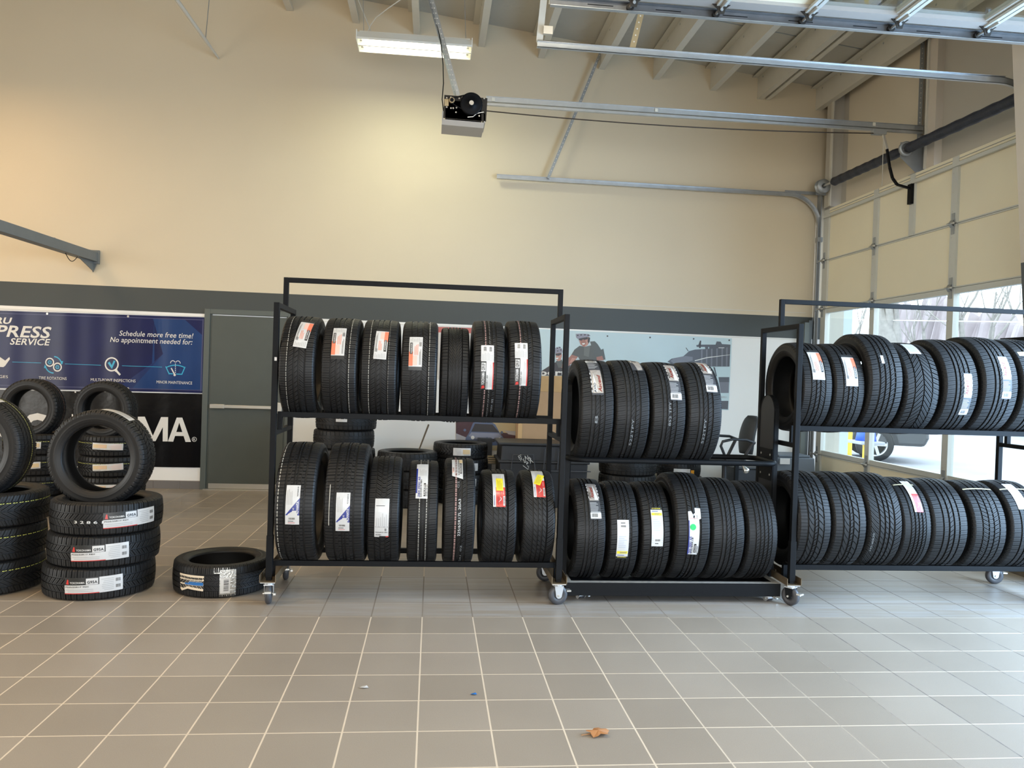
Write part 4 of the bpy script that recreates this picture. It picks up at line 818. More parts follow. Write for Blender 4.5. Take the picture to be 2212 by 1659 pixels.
# ------------------------------------------------------------------ rolling racks
GM = mat('caster_rubber', (0.05, 0.05, 0.055), 0.45, noise=(20, .4)); FORK = mat('caster_fork', (0.60, 0.61, 0.62), 0.35, 0.6); CH = mat('channel_steel', (0.16, 0.12, 0.075), 0.45, 0.5, noise=(10, .4))
def caster(parent, x, y, ztop, yaw, R=.0635, dark=False):
    e = bpy.data.objects.new('caster', None); COL.objects.link(e); e.parent = parent; e.matrix_parent_inverse = Matrix.Translation(-parent.location); e.location = (x, y, 0); e.empty_display_size = .05
    M = Matrix.Rotation(yaw, 4, 'Z'); c, s_ = math.cos(yaw), math.sin(yaw); ax = Vector((c, s_, 0)); off = Vector((-s_, c, 0)) * .0
    b = MB(); b.lathe(Vector((0, 0, R)) - ax * .02, ax, [(0, .02), (0, R * .75), (.004, R * .92), (.011, R), (.029, R), (.036, R * .92), (.04, R * .75), (.04, .02)], GM, 28, closed=True); o = b.build('wheel'); o.parent = e
    f = MB(); fm = BLK if dark else FORK; f.box(-.045, .045, -.045, .045, ztop - .006, ztop, FORK); f.cyl((0, 0, ztop - .02), (0, 0, ztop - .006), .028, FORK, 16)
    for sgn in (-1, 1):
        P = [M @ Vector((sgn * .027, yy, zz)) for yy, zz in ((-.030, ztop - .02), (.030, ztop - .02), (.019, R - .008), (.008, R - .019), (-.008, R - .019), (-.019, R - .008))]; f.prism(P, M @ Vector((.003, 0, 0)), fm)
    f.box(-.03, .03, -.03, .03, ztop - .024, ztop - .018, FORK, M); f.cyl(M @ Vector((-.036, 0, R)), M @ Vector((.036, 0, R)), .007, ZINC, 8); o = f.build('fork'); o.parent = e
    g = MB(); g.box(.03, .045, -.05, -.01, R + .0, R + .012, ZINC, M); g.box(-.02, .02, -.085, -.055, R + .02, R + .03, ZINC, M); o = g.build('brake_lever'); o.parent = e
    return e
def rack(x0, x1, label, yaws):
    """x0, x1: post centres; posts at y .27 and .85"""
    e = empty('rolling_tire_rack', ((x0 + x1) / 2, YC, 0), label, 'tire rack', 'black steel rolling tire racks')
    q = .017
    for x in (x0, x1):
        for y in (.27, .85):
            b = MB(); b.box(x - q, x + q, y - q, y + q, .148, 1.885, BLK); b.box(x - q - .003, x + q + .003, y - q - .003, y + q + .003, .165, .43, BLK); b.build('post', e, bevel=.002)
        b = MB(); b.box(x - q, x + q, .27 + q, .85 - q, 1.852, 1.885, BLK); b.build('top_rail', e, bevel=.002)
        b = MB(); b.box(x - q + .002, x + q - .002, .287, .833, 1.055, 1.085, BLK); b.build('cross_rail', e)
        sg = 1 if x == x0 else -1
        b = MB()
        for y in (.37, .75): b.box(x + sg * .017 - .012, x + sg * .017 + .018, y - .015, y + .015, 1.085, 1.20, BLK)
        b.split('shelf_bracket', e)
        b = MB(); nl = x0 > 2 and x == x0
        for (ya, yb, xl) in (((.22, .47, .05), (.47, .76, .018), (.76, .90, .05)) if nl else ((.22, .90, .05),)): b.box(x - xl, x + .05, ya, yb, .143, .148, CH); b.box(x - xl, x - xl + .004, ya, yb, .148, .19, CH)
        b.box(x + .045, x + .046, .22, .90, .143, .148, CH); b.box(x + .046, x + .05, .22, .90, .148, .19, CH); b.build('base_channel', e)
        b = MB()
        for y in (.37, .75): b.box(x - .015, x + .015, y - .015, y + .015, .148, .248, BLK)
        b.split('shelf_bracket', e)
    b = MB(); b.box(x0 - .016, x0 + .016, .544, .576, 1.885, 2.075, BLK); b.box(x1 - .016, x1 + .016, .544, .576, 1.885, 2.075, BLK); b.box(x0 + .016, x1 - .016, .544, .576, 2.043, 2.075, BLK); b.build('hoop', e, bevel=.002)
    for z in (.25, 1.2):
        for y in (.37, .75): b = MB(); b.box(x0 + .012, x1 - .012, y - .014, y + .014, z - .035, z, BLK); b.build('shelf_rail', e, bevel=.002)
    k = 0
    for x in (x0, x1):
        for y in (.27, .85): caster(e, x, y, .143, yaws[k], dark=(k == 0 and x0 > 2)); k += 1
    return e
rack(-.352, 1.480, 'left black rolling rack holding two rows of tires between door and trolley', [.12, .2, 1.75, 1.45])
rack(3.058, 4.965, 'right black rolling rack in front of the glazed garage door', [.55, .4, 1.3, 1.35])
b = MB(); q = aty(596, 775, .25); b.box(q[0] - .008, q[0] + .006, .245, .253, q[2] - .012, q[2] + .01, WHITE); tag(b.build('paper_scrap'), 'tiny torn white paper scrap stuck on left rack front post', 'paper')

# low black trolley with two arched end plates and a bent tube ring
tr = empty('tire_trolley', (2.28, .6, 0), 'low black tire trolley with arched ends and tube ring between the two racks', 'trolley')
b = MB(); bx0, bx1, by0, by1 = 1.536, 3.006, .31, .90
b.box(bx0, bx1, by0, by0 + .045, .045, .132, BLK); b.box(bx0, bx1, by1 - .045, by1, .045, .132, BLK); b.box(bx0, bx0 + .045, by0 + .045, by1 - .045, .045, .132, BLK); b.box(bx1 - .045, bx1, by0 + .045, by1 - .045, .045, .132, BLK); b.box(bx0 + .045, bx1 - .045, by0 + .045, by1 - .045, .06, .098, BLKP)
TRIM = mat('dusty_grey_edge', (0.26, 0.25, 0.23), 0.7, noise=(40, .35)); b.box(bx0 + .001, bx1 - .001, by0 + .002, by0 + .045, .132, .134, TRIM); b.box(bx0 + .001, bx0 + .045, by0 + .045, by1, .132, .134, TRIM); b.box(bx1 - .045, bx1 - .001, by0 + .045, by1, .132, .134, TRIM); b.build('base_tray', tr, bevel=.002)
for (xa, xb, ztop) in ((1.536, 0, 1.47), (3.001, 0, 1.40)):
    b = MB(); ym, hw_ = .615, .12; arc = [(ym + hw_ * math.cos(a), ztop - hw_ + hw_ * math.sin(a)) for a in np.linspace(0, PI, 15)]
    outer = [(ym + hw_, .134)] + arc + [(ym - hw_, .134)]
    if xa > 2: b.prism([(xa + .003, y, z) for y, z in outer], (.004, 0, 0), BLKP)
    w_ = .036
    for i in range(len(outer) - 1):
        (ya, za_), (yb, zb) = outer[i], outer[i + 1]; b.add([(xa, ya, za_), (xa + w_, ya, za_), (xa + w_, yb, zb), (xa, yb, zb), (xa, ym + (ya - ym) * .96, za_ - .004), (xa + w_, ym + (ya - ym) * .96, za_ - .004), (xa + w_, ym + (yb - ym) * .96, zb - .004), (xa, ym + (yb - ym) * .96, zb - .004)], [(0, 1, 2, 3), (7, 6, 5, 4), (0, 3, 7, 4), (1, 5, 6, 2), (0, 4, 5, 1), (3, 2, 6, 7)], BLK)
    if xa > 2:
        b.box(xa - .002, xa + .003, ym - .10, ym + .10, .80, 1.02, BLK); b.box(xa + .02, xa + .03, ym - .008, ym + .008, 1.12, 1.36, STEELD)
        for z in (.30, .5, .7, .84, .98): b.cyl((xa - .004, ym - .08, z), (xa - .001, ym - .08, z), .008, ZINC, 8); b.cyl((xa - .004, ym + .07, z), (xa - .001, ym + .07, z), .008, ZINC, 8)
    b.build('end_upright', tr)
pts = []; rx0, rx1, ry0, ry1, rc = 1.553, 2.985, .36, .78, .10
for (cx, cy, a0) in ((rx1 - rc, ry0 + rc, -PI / 2), (rx1 - rc, ry1 - rc, 0), (rx0 + rc, ry1 - rc, PI / 2), (rx0 + rc, ry0 + rc, PI)):
    for a in np.linspace(a0, a0 + PI / 2, 7): pts.append((cx + rc * math.cos(a), cy + rc * math.sin(a), .935))
MB().tube(pts, .0185, BLK, 14, closed=True).build('tube_ring', tr)
for (x, y) in ((1.66, .42), (2.95, .38), (1.66, .82), (2.95, .82)): caster(tr, x, y, .045, .4, R=.0175)

# ------------------------------------------------------------------ tires on the floor
LY = (0, -PI / 2, 0)
def lying(kind, x, y, z, R, w, label, group=None, hi=True, spin=0, tilt=0):
    o = tire(kind, (x, y, z + w / 2), R, w, label, group, (0, 0, 0), hi=hi)
    o.rotation_euler = (Matrix.Rotation(tilt, 4, 'Y') @ Matrix.Rotation(spin, 4, 'Z') @ Matrix.Rotation(-PI / 2, 4, 'Y')).to_euler(); return o
GA = 'tires lying flat in the front stack at left'
names = ['bottom tire of the front left stack, its black and white label near centre', 'middle tire of the front left stack, its black and white label near centre', 'top flat tire of the front left stack, its label turned to the right']
A = []
for k, (x, sp) in enumerate(((-1.50, .12), (-1.475, .28), (-1.462, -.35))):
    t = lying('g95', x, .615, .001 + k * .201, .333, .200, names[k], GA); A.append(t)
for t, ph in zip(A, (-.27, -.29, -.80)):
    l = Lab(t, ph, .0, .098, .335, .03); L_g95(l); l.done()
l = Lab(A[2], -.12, -.01, .02, .22); l.text('3 2 8 6 13', .0, 1, .016, 3, CHALK, fit=.2, lay=0); l.done('stencilled_code')
def standing(kind, x, y, z, R, w, label, yaw, group=None, hi=True):
    return tire(kind, (x, y, z), R, w, label, group, (0, 0, PI / 2 + yaw), hi=hi)
sA = standing('g95', -1.50, .60, .604 + .314 - .060, .314, .205, 'tire standing upright on top of the front left stack, white label over its crown', -.06)
l = Lab(sA, 1.22, -.02, .075, .20); L_plainw(l); l.done()
Bn = ['bottom tire of the stack cut by left picture edge', 'middle tire of the stack cut by left edge, white label half visible', 'top flat tire of the stack cut by left edge, yellow line around it']
B = []
for k, x in enumerate((-2.235, -2.225, -2.215)): t = lying('chevron', x, .66 if k == 0 else .65, .001 + k * .212, .345, .211, Bn[k], 'tires lying flat in the stack at the left edge'); B.append(t); stripe(t, 'chevron', .52, STRY, .005)
l = Lab(B[1], -.0, .0, .09, .20); L_plainw(l); l.done()
sB = standing('touring', -2.285, .62, .637 + .335 - .066, .335, .215, 'tire standing upright on the stack at left edge, yellow line on its shoulder', -.05); stripe(sB, 'touring', .35, STRY, .005)
l = Lab(sB, 1.30, -.02, .075, .16); L_plainw(l); l.done()
for nm, xs_, nmk, fn, dx in (('rear stack seen through the front tire at left', -2.45, 'C', L_yb, .0), ('rear stack nearest the left edge', -3.14, 'D', L_yb2, .0)):
    for k in range(4):
        t = lying('touring', xs_, 3.25, .001 + k * .195, .30, .194, ['bottom tire', 'second tire up', 'third tire up', 'top flat tire'][k] + ' of the ' + nm, 'tires lying flat in the rear left stacks', hi=False)
        stripe(t, 'touring', .35, STRY, .004, hi=False)
        if k > 0: l = Lab(t, (-.20, -.22, -.20)[k - 1] if nmk == 'C' else -.05, .0, .062, .27, [.0, .05, -.03][k - 1]); fn(l); l.done()
    t = standing('touring', xs_ - (.08 if nmk == 'C' else .06), 3.25, .781 + .283 - .052, .283, .19, 'tire standing upright on the ' + nm, -.08, hi=False)
    if nmk == 'D': stripe(t, 'touring', .35, STRR, .004, hi=False)
b = lying('touring', -.735, .66, .001, .308, .205, 'single tire lying flat on the tile floor beside the left rack with shiny tape'); L1 = b
l = Lab(L1, .42, -.01, .11, .19, .0); l.poly([(.10, .02), (.98, 0), (1, 1), (.1, .95), (0, .88), (.18, .6)], mat('label_cream', (0.72, 0.62, 0.48), 0.4), 0); l.text('HTR ENHANCE LX2', .74, .72, .014, 3, LBLK, fit=.125, shear=.2, bold=.02); l.R(.42, .02, .60, .55, LBLUE); l.R(.42, .55, .52, .72, LBLUE); l.lines(.6, .1, .68, .6, 1, LGREY); l.done()
l = Lab(L1, -.36, -.005, .17, .10, 0); l.rect(0, 0, .17, .10, TAPE, 0); l.rect(.02, .035, .12, .095, WHITE, 1); l.bars(.2, .45, .65, .75, LBLK, False, lay=2); l.done('taped_label', 'white barcode label under shiny clear tape')
l = Lab(L1, -.16, .075, .035, .15, 0); l.rect(0, 0, .035, .10, TAPE, 0); l.done('clear_tape')

# tires behind the racks
GB = 'tires stacked against the back wall'
for k in range(5):
    t = lying('plain', -.325 + (.01, -.01, .005, -.01, .01)[k], 4.15, .001 + k * .205, .335, .203, ['bottom tire', 'second tire up', 'third tire up', 'fourth tire up', 'top tire'][k] + ' of the tall stack against back wall, seen between left rack shelves', GB, hi=False)
l = Lab(t, .05, .02, .05, .12); L_plainw(l); l.done()
for k in range(3): t = lying('plain', .375, 4.10, .001 + k * .2, .335, .198, ['bottom tire of the stack holding the stick', 'middle tire of the stack holding the stick', 'top tire with a thin stick standing in its hole, by back wall'][k], GB, hi=False)
b = MB(); b.tube([aty(905, 972, 4.05), aty(926, 917, 4.0)], [.008, .010], mat('stick', (.12, .09, .06), .6), 8); tag(b.build('stick'), 'thin dark stick leaning out of a tire hole by the back wall', 'stick')
for k in range(4):
    t = lying('allseason', .975 + (.03, .035, .01, 0)[k], 4.35, .001 + k * .172, .315, .170, ['bottom tire', 'second tire up', 'third tire up', 'top tire'][k] + ' of the stack left of the NOT Empty crate', GB, hi=False)
    l = Lab(t, (-.1, -.15, -.30, -.02)[k], .0, .085, .20, 0); L_yb2(l) if k == 3 else L_plainw(l); l.done()
for k in range(3): lying('plain', 2.93, 4.25, .001 + k * .19, .335, .188, ['bottom tire', 'middle tire', 'top tire'][k] + ' of the back wall stack seen under the trolley ring at left', GB, hi=False)
for k in range(3):
    t = lying('plain', 3.66 + (0, .01, -.01)[k], 4.60, .001 + k * .165, .275, .163, ['bottom tire', 'middle tire', 'top tire'][k] + ' of the back wall stack with white and orange stickers', GB, hi=False)
    if k == 2: l = Lab(t, .12, -.02, .075, .20); l.rect(0, 0, .075, .20, WHITE, 0); l.rect(.0, -.06, .06, -.01, LORANGE, 0); l.done()

# black crate, cardboard box, grey bin, chair, small things by the back wall
e = empty('storage_crate', (1.93, 4.15, 0), 'large black plastic crate with NOT Empty chalked on its lid panel', 'crate')
b = MB(); b.box(1.40, 2.40, 3.95, 4.55, 0, .50, BLKP, taper=.02); b.box(1.42, 2.10, 3.97, 4.53, .50, .70, BLKP, taper=-.01); b.box(2.10, 2.38, 3.99, 4.53, .50, .68, BLKP); b.box(1.38, 2.42, 3.93, 4.57, .50, .53, BLKP); b.build('bin_body', e, bevel=.012)
b = MB(); b.box(1.38, 2.12, 3.93, 4.56, .70, .728, BLKP); b.build('lid', e, bevel=.008)
def wallq(b, pts, Y, m, t_=.004): P = [aty(px, py, Y) for px, py in pts]; b.prism(P, (0, -t_, 0), m)
CRG = mat('crate_rib', (.045, .048, .055), .4)
b = MB(); pts = [aty(x, y, 3.925) for x, y in ((1104, 1014), (1108, 982), (1152, 982), (1156, 1014))]; b.tube(pts, .006, CRG, 6)
for px in (1178, 1208): b.beam(aty(px, 970, 3.93), aty(px - 4, 1014, 3.93), .012, .01, CRG)
b.beam(aty(1160, 1017, 3.93), aty(1276, 1019, 3.93), .01, .012, CRG); b.build('rib_moulding', e)
b = MB()
def stroke(b, pts, Y, m, r=.004): b.tube([aty(x, y, Y) for x, y in pts], r, m, 5)
X_ = lambda x, y: (940 + x / 6.9125, 900 + y / 6.9125)
for s_ in ([(1340, 585), (1350, 640)], [(1340, 590), (1385, 640), (1380, 580)], [(1400, 600), (1385, 640), (1410, 665), (1430, 630), (1405, 605)], [(1400, 620), (1465, 685)], [(1430, 650), (1420, 700)], [(1285, 570), (1240, 590), (1262, 640), (1290, 610)], [(1248, 612), (1285, 592)], [(1275, 660), (1290, 625), (1305, 650), (1320, 625), (1322, 665)], [(1330, 690), (1345, 650), (1362, 672), (1338, 690)], [(1378, 670), (1368, 715)], [(1360, 700), (1395, 690)], [(1375, 730), (1395, 760), (1400, 720), (1390, 790), (1310, 730)]): stroke(b, [X_(*p) for p in s_], 3.92, CHALK, .0035)
b.build('chalk_writing', e)
e = empty('cardboard_box', (2.0, 4.72, 0), 'tall open cardboard carton behind the black crate under the cyclist banner', 'box')
b = MB(); p = aty(1120, 905, 4.6); q = aty(1243, 905, 4.6); zt = aty(1180, 846, 4.6)[2]; b.box(p[0], q[0], 4.6, 4.88, 0, zt, CARD); b.box(p[0] - .002, p[0] + .05, 4.595, 4.6, 0, zt, CARDL); b.build('carton', e, bevel=.003)
b = MB(); fl0, fl1 = aty(1120, 843, 4.60), aty(1245, 849, 4.60); t0_, t1_ = aty(1122, 812, 4.52), aty(1240, 812, 4.52); b.prism([fl0, fl1, t1_, t0_], (0, -.005, 0), CARDL); b.prism([fl1, fl1 + [0, .25, 0], t1_ + [.03, .2, -.02], t1_], (.004, 0, 0), CARDL); b.build('flap', e)
e = empty('grey_bin', (5.02, 4.45, 0), 'grey plastic bin with white label in the corner by the garage door track', 'bin')
b = MB(); b.box(4.74, 5.22, 4.25, 4.75, 0, .60, GREYP, taper=-.03); b.box(4.78, 5.18, 4.28, 4.7, .60, .63, GREYP); b.build('bin_body', e, bevel=.01)
b = MB(); a_, c_ = aty(1692, 990, 4.21), aty(1706, 1003, 4.21); b.box(a_[0] - .04, c_[0], 4.208, 4.212, c_[2], a_[2], WHITE); b.build('bin_label', e)
b = MB(); b.box(4.20, 4.66, 4.15, 4.6, 0, .46, BLKP, taper=.02); b.box(4.18, 4.68, 4.13, 4.62, .46, .49, BLKP); tag(b.build('storage_tote', bevel=.01), 'black plastic tote on the floor behind the trolley between chair and grey bin', 'tote')
e = empty('office_chair', (4.05, 4.0, 0), 'black swivel office chair with loop armrests facing left near the back wall', 'chair')
CHM = mat('chair_fabric', (0.028, 0.031, 0.034), 0.62, noise=(60, .2)); CHP = mat('chair_plastic', (0.02, 0.022, 0.026), 0.4)
b = MB(); cx = 4.25; n_ = 12; fr = []
for k in range(n_ + 1):
    t_ = k / n_; z = .66 + .44 * t_; wd = .20 * (1 - .25 * abs(2 * t_ - 1) ** 3) * (1 if t_ < .85 else math.sqrt(max(0, 1 - ((t_ - .85) / .17) ** 2))); xo = cx - .02 + .07 * t_ + .03 * (1 - math.sin(t_ * PI)); fr.append((xo, z, wd))
vs = []; fs = []; m_ = 10
for (xo, z, wd) in fr:
    for j in range(m_): a = 2 * PI * j / m_; vs.append((xo + .045 * math.cos(a) + .03 * (math.sin(a) ** 2), 4.05 + wd * math.sin(a), z))
for i in range(n_):
    for j in range(m_): fs.append((i * m_ + j, i * m_ + (j + 1) % m_, (i + 1) * m_ + (j + 1) % m_, (i + 1) * m_ + j))
fs.append(tuple(range(m_))[::-1]); fs.append(tuple(range(n_ * m_, n_ * m_ + m_))); b.add(vs, fs, CHM, True); b.build('backrest', e)
b = MB(); b.lathe((4.03, 4.05, .53), (0, 0, 1), [(0, 0), (0, .20), (.02, .24), (.05, .245), (.075, .21), (.085, 0)], CHM, 28); b.build('seat', e)
for dy in (-.25, .27):
    b = MB(); pts = [(4.28, 4.05 + dy, .80), (4.18, 4.05 + dy, .835), (4.02, 4.05 + dy, .84), (3.90, 4.05 + dy, .81), (3.88, 4.05 + dy, .76), (3.93, 4.05 + dy * .95, .66), (3.97, 4.05 + dy * .8, .58)]; b.tube(pts, .016, CHP, 8); b.tube([(4.26, 4.05 + dy, .80), (4.14, 4.05 + dy * .85, .58)], .02, CHP, 8); b.build('armrest', e)
b = MB(); b.cyl((4.03, 4.05, .20), (4.03, 4.05, .53), .030, CHP, 16); b.cyl((4.03, 4.05, .10), (4.03, 4.05, .32), .042, CHP, 16); b.build('gas_column', e)
b = MB()
for k in range(5):
    a = 2 * PI * k / 5 + .3; p = (4.03 + .25 * math.cos(a), 4.05 + .25 * math.sin(a)); b.beam((4.03, 4.05, .12), (p[0], p[1], .085), .05, .035, CHP); b.cyl((p[0] - .02, p[1], .028), (p[0] + .02, p[1], .028), .027, CHP, 14)
b.build('star_base', e)
b = MB(); p = np.array(aty(1604, 1012, 3.6)); b.tube([p + [-.06, 0, .05], p + [-.03, 0, .06], p + [0, 0, .03]], .01, BLK, 8); b.lathe(p + [0, 0, .03], (.5, -.4, -.8), [(0, .012), (.02, .018), (.06, .035), (.075, .036), (.09, .02), (.095, 0)], mat('lamp_chrome', (.75, .78, .8), .15, .9), 18); b.box(p[0] - .09, p[0] - .05, 3.58, 3.62, 0, p[2] + .06, BLK); tag(b.build('clamp_lamp'), 'small chrome headed clamp lamp under the trolley ring beside the office chair', 'lamp')
b = MB(); b.box(1.20, 1.37, 4.70, 4.88, 0, .70, BLKP); p, q = aty(1053, 984, 4.69), aty(1072, 1003, 4.69); b.box(p[0], q[0], 4.695, 4.70, q[2], p[2], MATS['label_tan']); 
for k in range(4): z = p[2] - .02 - k * .025; b.box(p[0] + .01, q[0] - .01, 4.693, 4.695, z - .008, z, LBLK)
tag(b.build('black_cabinet'), 'narrow black cabinet with tan text label between tire stack and crate', 'cabinet')
b = MB(); p = np.array(aty(1232, 968, 3.6)); b.lathe(p, (0, 0, 1), [(-.05, .02), (-.04, .03), (.03, .028), (.05, .012), (.05, 0)], mat('red_orange_plastic', (.75, .10, .04), .4), 14); b.cyl(p - [0, 0, .05], (p[0], p[1], 0.0), .012, BLK, 8); tag(b.build('orange_marker'), 'small bright orange cap on a thin post behind the trolley left end', 'marker')

# ------------------------------------------------------------------ banners on the back wall (printed sheets)
class Sheet:
    def __init__(s, Y=WY - .012, amp=0.0): s.Y = Y; s.mb = MB(); s.amp = amp
    def P(s, px, py, lay=0):
        p = np.array(aty(px, py, s.Y))
        if s.amp: p[1] += s.amp * (math.sin(p[0] * 9) + .5 * math.sin(p[0] * 21))
        p[1] -= .0012 * lay; return p
    def quad(s, c, m, nx=1, ny=1, lay=0):
        (x0, y0), (x1, y1), (x2, y2), (x3, y3) = c; vs = []; fs = []
        for j in range(ny + 1):
            for i in range(nx + 1):
                u, v_ = i / nx, j / ny; a = np.array([x0, y0]) * (1 - u) + np.array([x1, y1]) * u; b_ = np.array([x3, y3]) * (1 - u) + np.array([x2, y2]) * u; p = a * (1 - v_) + b_ * v_; vs.append(s.P(*p, lay))
        for j in range(ny):
            for i in range(nx): a = j * (nx + 1) + i; fs.append((a, a + nx + 1, a + nx + 2, a + 1))
        s.mb.add(vs, fs, m, True); return s
    def poly(s, pts, m, lay=1):
        pts = [tuple(p) for p in pts]; x0 = min(p[0] for p in pts); x1 = max(p[0] for p in pts); n = max(1, int((x1 - x0) / 8)) if s.amp else 1
        def clip(P, c, k):
            o = []
            for i in range(len(P)):
                a, b = P[i], P[(i + 1) % len(P)]; ia = (a[0] - c) * k >= 0; ib = (b[0] - c) * k >= 0
                if ia: o.append(a)
                if ia != ib: f = (c - a[0]) / (b[0] - a[0]); o.append((c, a[1] + (b[1] - a[1]) * f))
            return o
        for j in range(n):
            P = clip(clip(pts, x0 + (x1 - x0) * j / n, 1), x0 + (x1 - x0) * (j + 1) / n, -1) if n > 1 else pts
            if len(P) > 2: s.mb.add([s.P(x, y, lay) for x, y in P][::-1], [tuple(range(len(P)))], m)
        return s
    def text(s, st, p0, p1, h, m, bold=.03, shear=0, lay=3):
        v, fs = text_poly(st, bold, shear); wd = v[:, 0].max(); p0, p1 = np.array(p0, float), np.array(p1, float); ax = p1 - p0; up = np.array([-.026 * -1, -1.0]) * h
        s.mb.add([s.P(*(p0 + ax * (x / wd) + up * y), lay) for x, y in v], fs, m); return s
    def ring(s, c, r0, r1, m, a0=0, a1=2 * PI, n=28, lay=2, sy=1.0):
        vs = []
        for k in range(n + 1): a = a0 + (a1 - a0) * k / n; vs += [s.P(c[0] + r * math.cos(a), c[1] - r * math.sin(a) * sy, lay) for r in (r0, r1)]
        s.mb.add(vs, [(2 * k, 2 * k + 2, 2 * k + 3, 2 * k + 1) for k in range(n)], m); return s
    def line(s, p0, p1, w, m, lay=2):
        p0, p1 = np.array(p0, float), np.array(p1, float); d = p1 - p0; d /= np.hypot(*d); nn = np.array([-d[1], d[0]]) * w / 2; return s.poly([p0 - nn, p1 - nn, p1 + nn, p0 + nn], m, lay)
NAVY = mat('banner_navy', (0.007, 0.011, 0.070), 0.30, noise=(2.5, .35), spec=.35); TEAL = mat('banner_blue', (0.004, 0.038, 0.15), 0.28, noise=(3, .2)); TEAL2 = mat('banner_blue_dim', (0.005, 0.022, 0.11), 0.28, noise=(3, .2)); HEM = mat('banner_hem', (0.06, 0.065, 0.16), .35)
BW = mat('banner_print_white', (0.74, 0.72, 0.68), .4); CY = mat('banner_print_cyan', (0.03, 0.38, 0.60), .4)
s = Sheet(amp=.0035)
yt = lambda x: 671 + x * (685.5 - 671) / 440; yb = lambda x: 838 + x * (849 - 838) / 440
s.quad([(-420, yt(-420)), (444, yt(444)), (438, yb(438)), (-420, yb(-420))], NAVY, 110, 24)
def yy_(x, f): return yt(x) + (yb(x) - yt(x)) * f
s.poly([(330, yy_(330, .03)), (398, yy_(398, .03)), (438, yy_(438, .24)), (438, yy_(438, .97)), (285, yy_(285, .97)), (352, yy_(352, .5))], TEAL, 1); s.poly([(398, yy_(398, .03)), (440, yy_(440, .03)), (438, yy_(438, .24))], NAVY, 1); s.poly([(285, yy_(285, .97)), (252, yy_(252, .97)), (330, yy_(330, .62)), (352, yy_(352, .5))], TEAL2, 1)
s.line((-400, yy_(-400, .035)), (438, yy_(438, .035)), 1.6, HEM); s.line((-400, yy_(-400, .965)), (436, yy_(436, .965)), 1.6, HEM); s.line((439, yy_(439, .02)), (434, yy_(434, .98)), 2.5, HEM)
s.text('SUBARU', (-76, 696), (27, 699.5), 13, BW, .03, .22); s.text('EXPRESS', (-66, 724), (111, 730.5), 24, BW, .02, .22); s.text('SERVICE', (22, 744), (109, 746), 13.5, BW, .02, .22)
s.text('Schedule more free time!', (258, 725), (418, 731), 11, BW, .006, .2); s.text('No appointment needed for:', (238, 738.5), (416, 744.5), 11, BW, .006, .2)
s.text('OIL CHANGES', (-58, 814), (18, 817), 6, BW, .0); s.text('TIRE ROTATIONS', (84, 819), (144.5, 821), 6.2, BW, .0); s.text('MULTI-POINT INSPECTIONS', (196, 823), (293, 826), 6.2, BW, .0); s.text('MINOR MAINTENANCE', (338, 828), (415.5, 830.5), 6.2, BW, .0)
s.line((27, 782), (89, 784), 1.0, CY); s.line((141, 786), (218, 789), 1.0, CY); s.line((264, 790), (350, 793), 1.0, CY); s.line((-60, 779), (-12, 780.5), 1.0, CY)
s.poly([(-8, 776), (0, 774), (0, 771), (12, 779), (21, 771), (22, 776), (12, 790), (8, 793), (-10, 792)], BW, 2)
for (c_, sg) in (((107.5, 782.5), 1), ((124.5, 793), 1)):
    s.ring(c_, 7.2, 9.8, BW); s.ring(c_, 0, 4.6, CY, n=12)
    for k in range(5): a = k * 2 * PI / 5; s.line((c_[0], c_[1]), (c_[0] + 4.8 * math.cos(a), c_[1] + 4.8 * math.sin(a)), 1.1, NAVY, 3)
s.ring((116, 788), 16.5, 19, CY, PI * .02, PI * .48); s.poly([(131, 780), (137, 780), (135.5, 787)], CY, 2); s.ring((116, 788), 16.5, 19, CY, PI * 1.05, PI * 1.5); s.poly([(95, 795), (101, 795), (97, 787)], CY, 2)
s.ring((241.5, 787), 12.5, 15.5, BW); s.line((250, 799), (260, 810), 4.2, BW); s.line((249, 798), (252.5, 801.5), 6, BW); s.poly([(232.5, 784), (237, 781), (241.5, 789), (246, 778.5), (250, 780), (242, 797)], CY, 2)
s.poly([(358, 791), (362, 788), (362, 808), (368, 808), (388, 808), (393, 808), (399, 791)], TEAL2, 1); s.line((358, 791.5), (366, 808.5), 2.2, CY); s.line((400, 792.5), (393, 808.5), 2.2, CY); s.line((366, 807), (374, 807.5), 2.2, CY); s.line((381, 808), (394, 808.5), 2.2, CY)
s.ring((379, 831), 41, 43.2, CY, PI * .34, PI * .66); s.line((370, 795), (377, 808), 2.6, BW); s.ring((377.5, 810), 0, 2.6, BW, n=10); s.ring((373.5, 784), 4.2, 5.6, BW, PI * .1, PI * 1.05, 10); s.ring((384.5, 784.5), 4.2, 5.6, BW, -.05 * PI, PI * .9, 10)
for k in range(5): s.line((379, 785 + k * 4.5), (379, 788 + k * 4.5), 1.3, BW)
for px in (-60, 102, 277): s.ring((px, yy_(px, .02)), 0, 2.4, ZINC, n=10, lay=3); s.ring((px, yy_(px, .965)), 0, 2.4, ZINC, n=10, lay=3)
e_ = s.mb.build('wall_banner'); tag(e_, 'dark blue vinyl banner with white slanted lettering and service icons on back wall', 'banner')
VB = mat('banner_black', (0.004, 0.004, 0.005), .22, bump=(5, .25, .02), spec=.35)
s = Sheet(WY - .008, amp=.003); s.quad([(-420, 833), (437, 851), (434, 1010), (-420, 1000)], VB, 100, 20); LH = 55
s.text('YOK', (-168, 943.5), (33, 947), LH, BW, .045, 0); s.text('O', (46, 948), (114, 949), 53, BW, .05); s.text('H', (154, 950), (212, 951), 53, BW, .05); s.text('A', (232, 951.5), (298, 952.5), 53, BW, .05)
